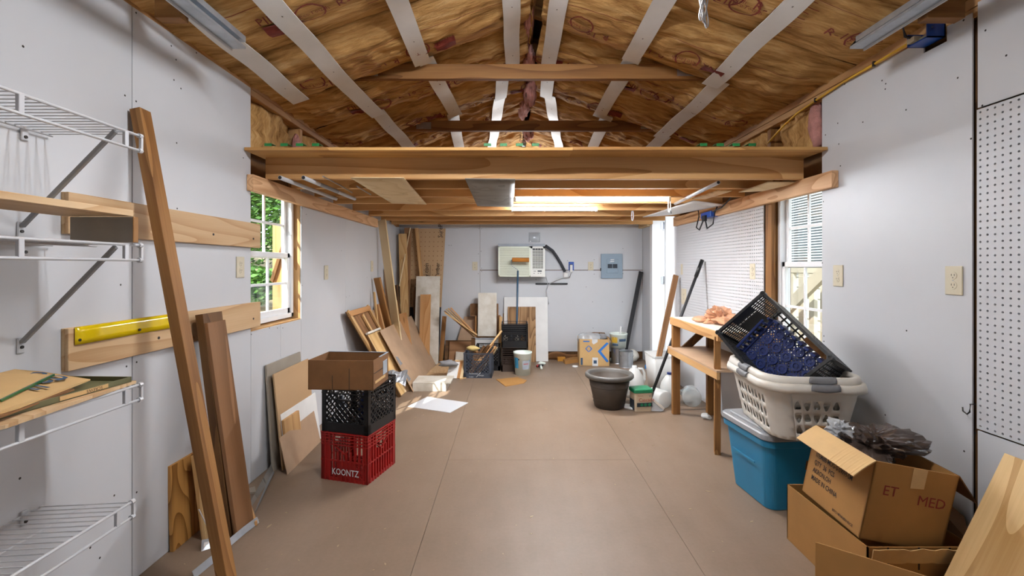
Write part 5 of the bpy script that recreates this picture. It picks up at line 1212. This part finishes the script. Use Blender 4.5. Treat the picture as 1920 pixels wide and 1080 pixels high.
b0.build('body', 'milky', o, smooth=True, solid=.003)
MB().add(roundbox(.25, .305, .37, .385, .03, (1.50, 4.52, 0)).v, roundbox(.25, .305, .37, .385, .03, (1.50, 4.52, 0)).f[:-2]).build('rim', 'milky', o, solid=.005)
lean('tan_stick', (1.42, 4.55, .01), (1.735, 4.75, 1.16), .055, .022, (1, .2, 0), 'brown_board', 'tan flat stick standing in the translucent bin', 'stick')
o = T('broom', 'angled broom with black handle leaning on the pegboard', 'broom', (1.27, 3.9, 0))
top = ONX(1327, 488, XR-.03); top.y = 4.16; top.z = 1.31; foot = V((1.225, 3.955, .115))
MB().tube([foot, top], .0135, 8).build('handle', 'black_rubber', o, smooth=True); d = (top-foot).normalized()
MB().tube([top-d*.17, top], .018, 8).build('grip', 'black_plastic', o, smooth=True)
MB().tube([foot-d*.03, foot+d*.05], .016, 8).build('ferrule', 'grey_lid', o)
hd = V((.125, -.02, -.105)).normalized()
MB().bar(foot-hd*.045+V((0, 0, -.01)), foot+hd*.135+V((0, 0, -.01)), .07, .02, (0, 1, 0)).build('head', 'basket_white', o, bevel=.003)
a, b = foot-hd*.045+V((-.008, 0, -.012)), foot+hd*.135+V((-.0, 0, -.02)); dn = V((-.06, -.01, -.085))
br = MB()
for k in range(5):
    yo = V((0, -.028+.014*k, 0)); br.prism([a+yo, b+yo, V((b.x-.03, b.y, .004))+yo*1.3, V((a.x+.0, a.y, .004))+yo*1.3], (0, .009, 0))
br.build('bristles', 'bristle', o)
# ================================================================== BENCH
o = T('work_bench', 'narrow wooden bench with shelf standing along the right wall', 'bench', (1.58, 3.45, 0))
LG = 'stud_amber'
for x, y in ((1.405, 3.85), (1.385, 3.035), (1.69, 3.83), (1.70, 3.06)):
    plank('leg', (x, y, 0), (x, y, .785), .062, .038, (1, 0, 0) if y > 3.5 else (.35, 1, 0), LG, o)
MB().box(1.385, XR-.01, 2.985, 3.885, .80, .82).build('top', 'white_dirty', o, bevel=.002)
for a in (((1.375, 2.985, .788), (1.375, 3.885, .788)), ((1.775, 2.985, .788), (1.775, 3.885, .788))): plank('apron', *a, .06, .02, (0, 0, 1), 'pine', o)
plank('apron', (1.386, 3.895, .788), (1.77, 3.895, .788), .06, .018, (0, 0, 1), 'pine', o); plank('apron', (1.386, 2.976, .788), (1.77, 2.976, .788), .06, .018, (0, 0, 1), 'pine', o)
MB().box(1.352, 1.75, 2.97, 3.90, .556, .568).build('shelf', 'hardboard', o)
plank('shelf_rail', (1.362, 2.97, .532), (1.362, 3.90, .532), .048, .02, (0, 0, 1), 'pine', o); plank('shelf_rail', (1.372, 3.895, .532), (1.74, 3.895, .532), .048, .018, (0, 0, 1), 'pine', o)
plank('brace', (1.42, 3.865, .49), (1.74, 3.865, .785), .06, .02, (0, 0, 1), 'dark_wood', o)
q = blob(MB(), (1.60, 3.42, .868), (.10, .13, .058), 20, .9, 6, 1)
tag(q.build('plastic_bag', 'bag_orange'), 'crumpled orange plastic bag on the bench top', 'bag')
q = blob(MB(), (1.50, 3.56, .838), (.06, .10, .022), 10, .5, 6); tag(q.build('plastic_bag', 'bag_orange', smooth=True), 'flattened tail of orange plastic bag toward the bench edge', 'bag')
tag(blob(MB(), FL(1324, 785)+V((0, 0, .02)), (.04, .05, .022), 8, .4, 6).build('plastic_scrap', 'milky', smooth=True), 'small white plastic scrap on floor under the bench', 'scrap')
# ================================================================== TOTE AND BASKETS
Bt = Mx(V((1.515, 2.50, 0)), math.radians(5.0))
o = T('storage_tote', 'blue plastic storage tote with grey lid under the laundry baskets', 'tote', mtx=Bt)
adopt(roundbox(.415, .33, 0, .385, .05, (0, 0, 0), .485, .405, 8).build('body', 'blue_tote', None, mtx=Bt, smooth=False, bevel=.004), o)
adopt(roundbox(.507, .425, .335, .37, .055, (0, 0, 0), .512, .43, 8).build('rim', 'blue_tote', None, mtx=Bt, bevel=.003), o)
adopt(roundbox(.53, .45, .372, .405, .06, (0, 0, 0), .52, .44, 8).build('lid', 'grey_lid', None, mtx=Bt, bevel=.006), o)
adopt(roundbox(.46, .38, .4045, .416, .05, (0, 0, 0), .45, .37, 8).build('lid_panel', 'grey_lid', None, mtx=Bt, bevel=.003), o)
def tface(u, v, off): # front face of the tote
    t = v/.385; return V((u, -(.33+(.405-.33)*t)/2-off, v))
adopt(MB().prism([tface(u, v, .001) for u, v in ((-.03, .215), (.08, .22), (.08, .265), (-.025, .262))], (0, -.0012, 0)).build('torn_label', 'card_dark', None, mtx=Bt), o)
adopt(MB().box(-.2455, -.2405, -.1, .1, .22, .228).build('ridge', 'blue_tote', None, mtx=Bt), o)
def basket(Bm, z0, label, W=.43, D=.56, h=.265, name='laundry_basket'):
    o = T(name, label, 'laundry basket', mtx=Bm, group='white laundry baskets')
    r = .09; bw_, bd = W-.09, D-.09
    def ringpt(s, w, d, rr):   # s in 0..1 around
        per = [(w-2*rr), math.pi/2*rr, (d-2*rr), math.pi/2*rr]*2; tot = sum(per); x = (s % 1)*tot
        # start front-left going +x along -d/2
        cx, cy = w/2-rr, d/2-rr
        segs = [((-cx, -d/2), (cx, -d/2)), (cx, -cy, -90), ((w/2, -cy), (w/2, cy)), (cx, cy, 0), ((cx, d/2), (-cx, d/2)), (-cx, cy, 90), ((-w/2, cy), (-w/2, -cy)), (-cx, -cy, 180)]
        for L, sg in zip(per, segs):
            if x <= L+1e-9:
                t = x/L if L else 0
                if len(sg) == 2: return V((sg[0][0]+(sg[1][0]-sg[0][0])*t, sg[0][1]+(sg[1][1]-sg[0][1])*t, 0))
                a = math.radians(sg[2]+90*t); return V((sg[0]+rr*math.cos(a), sg[1]+rr*math.sin(a), 0))
            x -= L
        return V((-cx, -d/2, 0))
    def fn(u, v):
        w = bw_+(W-bw_)*v; d = bd+(D-bd)*v; p = ringpt(u, w, d, r); p.z = z0+v*h; return p
    NU = 40; us = [i/NU for i in range(NU+1)]; vs = [0, .08, .31, .54, .77, .88, .97]
    tri = []
    def rt(flip):
        out = []
        for q in range(16):
            a = math.radians(225+22.5*q); k = .33+.06*math.cos(3*(a-(math.pi/2 if flip else -math.pi/2))); out.append((.5+k*1.05*math.cos(a), .5+k*math.sin(a)))
        return out
    up, dn = rt(True), rt(False)
    # perimeter fractions of the flat stretches
    per = [(W-2*r), math.pi/2*r, (D-2*r), math.pi/2*r]*2; tot = sum(per); acc = 0; flat = []
    for i, L in enumerate(per):
        if i % 2 == 0: flat.append((acc/tot, (acc+L)/tot))
        acc += L
    def hole(i, j):
        if j not in (1, 2, 3): return None
        a, b = us[i], us[i+1]
        for f0, f1 in flat:
            if a >= f0-.004 and b <= f1+.004: return up if (i+j) % 2 else dn
        return None
    adopt(MB().perf(fn, us, vs, hole, 4).build('wall', 'basket_white', None, mtx=Bm, smooth=True, solid=.003), o)
    ring = [fn(i/NU, 0) for i in range(NU)]; adopt(MB().add(ring, [tuple(range(NU))]).build('bottom', 'basket_white', None, mtx=Bm, solid=.003), o)
    R = MB(); N = 72
    prof = [(0, -.012), (.0, .012), (.010, .018), (.026, .014), (.032, -.004), (.032, -.022), (.028, -.022), (.026, -.006), (.006, .004)]
    vs_ = []
    for i in range(N):
        for off, dz in prof:
            p = ringpt(i/N, W+2*off-.004, D+2*off-.004, r+off); p.z = z0+h+dz; vs_.append(p)
    K = len(prof); R.add(vs_, [(i*K+k, ((i+1) % N)*K+k, ((i+1) % N)*K+(k+1) % K, i*K+(k+1) % K) for i in range(N) for k in range(K)])
    adopt(R.build('rim', 'basket_white', None, mtx=Bm, smooth=True), o)
    for (fa, fb) in (flat[0], flat[3]):
        mid = (fa+fb)/2
        G = MB().grid(lambda u, v: (lambda p: V((p.x, p.y, z0+h+.020-.026*v-.008*math.sin(math.pi*u)*(v))))(ringpt(mid+(u-.5)*.062, W+2*(.016+.018*min(1, v*3)), D+2*(.016+.018*min(1, v*3)), r+.03)), 8, 4)
        adopt(G.build('grip', 'grey_grip', None, mtx=Bm, smooth=True, solid=.003, recalc=False), o)
    return o
Bk = Mx(V((1.475, 2.395, 0)), math.radians(-6.5))
basket(Bk, .418, 'lower white laundry basket with triangular holes on the blue tote')
Bk2 = Mx(V((1.475, 2.405, 0)), math.radians(-6.5))
basket(Bk2, .448, 'upper white laundry basket nested in the lower one', .405, .535)
# tilted black crate with blue rack
P1, P2, P4 = V((1.388, 2.5, 1.115)), V((1.195, 2.6, .855)), V((1.507, 2.15, .838))
e1 = (P4-P1).normalized(); e2 = (P2-P1); e2 = (e2-e1*e2.dot(e1)).normalized(); nn = e1.cross(e2)     # crate mouth faces nn or -nn
if nn.x > 0: nn = -nn
Cm = (P1+P2+P4-P1)/1.0; ctr = (P2+P4)/2
L1, L2, DP = .48, .335, .275
Bc = Matrix((e1, nn.cross(e1), nn)).transposed().to_4x4(); Bc.translation = ctr-nn*DP
crate(Bc, L1, L2, DP, 'black_plastic', 'grid', 'large black grid crate tilted in the laundry basket', name='grid_crate')
gc = COL.objects['grid_crate'] if 'grid_crate' in COL.objects else None
for sx in (-1, 1):
    for sy in (-1, 1):
        q = MB().lathe([(.004, -.03), (.014, -.03), (.014, .004), (.008, .004), (.008, -.01)], 10, (sx*(L1/2-.006), sy*(L2/2-.006), DP)).build('corner_post', 'black_plastic', None, mtx=Bc); adopt(q, gc)
# blue rack: lattice floor with rings, comb edges
sy_ = 1 if (Bc.to_3x3() @ V((0, 1, 0))).dot(e2) > 0 else -1
Br = Bc @ Matrix.Translation((.02, sy_*.035, .085)) @ Matrix.Rotation(-sy_*.10, 4, 'X') @ Matrix.Rotation(-.06*sy_, 4, 'Z')
o = T('bottle_rack', 'dark blue plastic rack with ring pattern inside the black crate', 'rack', mtx=Br)
RW, RD = .36, .27
lt = MB()
for sg in (1, -1):
    c = -.6
    while c < .6:
        lo_, hi_ = max(-RW/2, min(c, c+sg*RD)), min(RW/2, max(c, c+sg*RD))
        if hi_-lo_ > .01: lt.bar((lo_, -RD/2+sg*(lo_-c), 0), (hi_, -RD/2+sg*(hi_-c), 0), .003, .006, (0, 0, 1))
        c += .021
for a in ((-RW/2, RW/2, -RD/2, -RD/2+.008), (-RW/2, RW/2, RD/2-.008, RD/2), (-RW/2, -RW/2+.008, -RD/2, RD/2), (RW/2-.008, RW/2, -RD/2, RD/2)): lt.box(*a, -.004, .012)
adopt(lt.build('lattice', 'blue_plastic', None, mtx=Br), o)
k = 0
for i in range(5):
    for j in range(4):
        x = -RW/2+.05+i*.07+(.03 if j % 2 else 0); y = -RD/2+.04+j*.063
        if x > RW/2-.02: continue
        g = MB().lathe([(.017, .0), (.017, .010), (.027, .010), (.027, .0)], 18, (x, y, 0)).lathe([(.0001, .008), (.007, .008), (.007, 0)], 10, (x, y, 0))
        for s in range(8): a = s*math.pi/4; g.bar((x+.006*math.cos(a), y+.006*math.sin(a), .005), (x+.018*math.cos(a), y+.018*math.sin(a), .005), .003, .006, (0, 0, 1))
        adopt(g.build('ring', 'blue_plastic', None, mtx=Br), o)
for i in range(9):
    x = -RW/2+.02+i*.042
    for yy, n_ in ((-sy_*RD/2, 1),):
        adopt(MB().prism([(x, yy, .0), (x+.030, yy, .0), (x+.046, yy, .075), (x+.020, yy, .080)], (0, -sy_*.016, 0)).build('comb_tooth', 'blue_plastic', None, mtx=Br, bevel=.002), o)
for j in range(4):
    y = -RD/2+.015+j*.068
    adopt(MB().prism([(-RW/2, y, 0), (-RW/2, y+.05, 0), (-RW/2, y+.05, .05), (-RW/2, y+.036, .05), (-RW/2, y+.036, .012), (-RW/2, y+.014, .012), (-RW/2, y+.014, .05), (-RW/2, y, .05)], (-.014, 0, 0)).build('side_loop', 'blue_plastic', None, mtx=Br, bevel=.002), o)
adopt(MB().bar((-RW/2-.02, -RD/2+.02, .055), (-RW/2-.02, RD/2-.03, .055), .014, .012, (1, 0, 0)).build('side_rail', 'blue_plastic', None, mtx=Br, bevel=.003), o)
Bw = Bc @ Matrix.Translation((.10, -sy_*.135, .06))
q = MB().box(-.09, .12, -.018, .018, -.02, .03).build('wood_scrap', 'cedar', None, mtx=Bw); tag(q, 'short brown wood piece inside the black grid crate', 'wood scrap')
# ================================================================== CARTONS BOTTOM RIGHT
o = T('large_carton', 'low open brown carton on the floor holding the tilted carton', 'box', (1.46, 1.85, 0))
xa, xb, ya, yb, hb = 1.272, 1.66, 1.615, 2.085, .25
MB().box(xa, xb, ya, yb, 0, .005).build('bottom', 'card', o)
for a in ((xa, xa+.005, ya, yb), (xb-.005, xb, ya, yb), (xa, xb, ya, ya+.005), (xa, xb, yb-.005, yb)): MB().box(*a, .004, hb).build('side', 'card', o)
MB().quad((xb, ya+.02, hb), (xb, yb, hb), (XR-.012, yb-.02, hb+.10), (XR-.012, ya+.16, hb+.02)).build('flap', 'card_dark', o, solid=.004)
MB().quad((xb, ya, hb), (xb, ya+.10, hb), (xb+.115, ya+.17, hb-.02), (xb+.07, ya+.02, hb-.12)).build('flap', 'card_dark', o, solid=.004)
for i in range(3): MB().box(xa+.07+i*.11, xa+.076+i*.11, ya-.001, ya, .17, hb).build('slot', 'print_black', o)
MB().grid(lambda u, v: V((xa+.01+(xb-xa)*.9*u, ya-.002-.012*v, hb-.055+.055*v+.006*nz((u*9, v, 2)))), 16, 2).build('torn_edge', 'card_light', o, solid=.003, recalc=False)
A = V((1.268, 1.650, .262)); AB = V((0.0, .322, .016)); AC = V((.300, .0, -.055)); AD = V((.058, -.022, .285))
AD = AD-AC*(AD.dot(AC)/AC.length_squared); AD -= AB*(AD.dot(AB)/AB.length_squared)
o = T('marked_carton', 'tilted brown carton hand marked ET MED in the low carton', 'box', A)
n1, n2, n3 = AC.normalized(), AB.normalized(), AD.normalized()
def slab(p, u, v, n, t=.005): return MB().prism([p, p+u, p+u+v, p+v], n*t)
slab(A, AB, AC, n3).build('bottom', 'card', o); slab(A, AB, AD, n1).build('side', 'card', o); slab(A, AC, AD, n2).build('side', 'card', o)
slab(A+AC, AB, AD, -n1).build('side', 'card', o); slab(A+AB, AC, AD, -n2).build('side', 'card', o)
fv = V((-.088, .0, -.052))
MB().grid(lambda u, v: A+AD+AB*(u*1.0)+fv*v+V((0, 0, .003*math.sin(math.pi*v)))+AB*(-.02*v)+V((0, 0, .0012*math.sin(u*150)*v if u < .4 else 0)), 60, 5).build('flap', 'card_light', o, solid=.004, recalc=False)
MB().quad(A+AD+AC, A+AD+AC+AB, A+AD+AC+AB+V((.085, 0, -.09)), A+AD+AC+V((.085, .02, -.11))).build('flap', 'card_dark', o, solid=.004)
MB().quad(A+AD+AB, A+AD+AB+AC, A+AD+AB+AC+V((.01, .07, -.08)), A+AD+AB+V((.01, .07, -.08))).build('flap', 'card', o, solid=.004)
fu, fvv = -AB.normalized(), AD.normalized()      # left face: text runs toward the camera
def lt_(s, size, u, v, m_='print_black', sq=.8): 
    text_mb(s, size, A+AB*.97+fu*u+fvv*v-n1*.0012, fu, fvv, off=0, squash=sq, bold=.014).build('lettering', m_, o, recalc=False)
lt_('ITEM#B-MUG-S-SWH-SM', .028, .028, .172, sq=.68); lt_('QTY  36  PCS', .028, .028, .139, sq=.72); lt_('AKRON,OH', .028, .028, .106, sq=.72); lt_('MADE IN CHINA', .028, .028, .073, sq=.72); lt_('BTC14FNNEN RICE', .014, .17, .018, sq=.9)
def rt_(s, size, u, v, m_='ink_red'): text_mb(s, size, A+AC.normalized()*u+fvv*v-n2*.0012, AC.normalized(), fvv, off=0).build('lettering', m_, o, recalc=False)
rt_('ET', .052, .045, .175); rt_('MED', .052, .175, .160)
MB().prism([A+AC*.45+AD*1.0-n2*.0012, A+AC*.62+AD*1.0-n2*.0012, A+AC*.62+AD*.76-n2*.0012, A+AC*.46+AD*.74-n2*.0012], -n2*.0006).build('tape', 'tape_clear', o)
q = blob(MB(), A+AD+AB*.62+AC*.5+V((0, 0, -.005)), (.11, .12, .055), 22, .9, 8, 1); tag(q.build('plastic_wrap', 'bag_brown'), 'dark shiny plastic wrap spilling from the marked carton', 'plastic wrap')
q = blob(MB(), A+AD+AB*.85+AC*.25+V((0, 0, .012)), (.05, .05, .04), 14, .9, 18, 1); tag(q.build('plastic_wrap', 'clear_film'), 'clear plastic wrap tuft behind the carton flap', 'plastic wrap')
tag(sheet('cardboard_sheet', (1.075, 1.60, 0), (1.42, 1.335, 0), (1.085, 1.613, .272), .005, 'card', grain='b'), 'brown cardboard sheet standing at the bottom edge before the cartons', 'cardboard')
tag(sheet('plywood_sheet', (1.40, 1.56, 0), (1.40, .95, 0), (1.765, 1.62, .585), .018, 'plywood_gold'), 'golden plywood panel leaning on right wall at bottom right', 'board')
o = T('peg_hook', 'small metal hook in the pegboard lower corner', 'hook', ONX(1828, 770, XR))
p = ONX(1829, 758, XR-.004); MB().tube([p, p+V((-.02, 0, .0)), p+V((-.022, .0, -.03)), p+V((-.02, .012, -.042)), p+V((-.02, .028, -.035)), p+V((-.02, .03, -.02))], .0028, 6).build('wire', 'dark_metal', o, smooth=True)
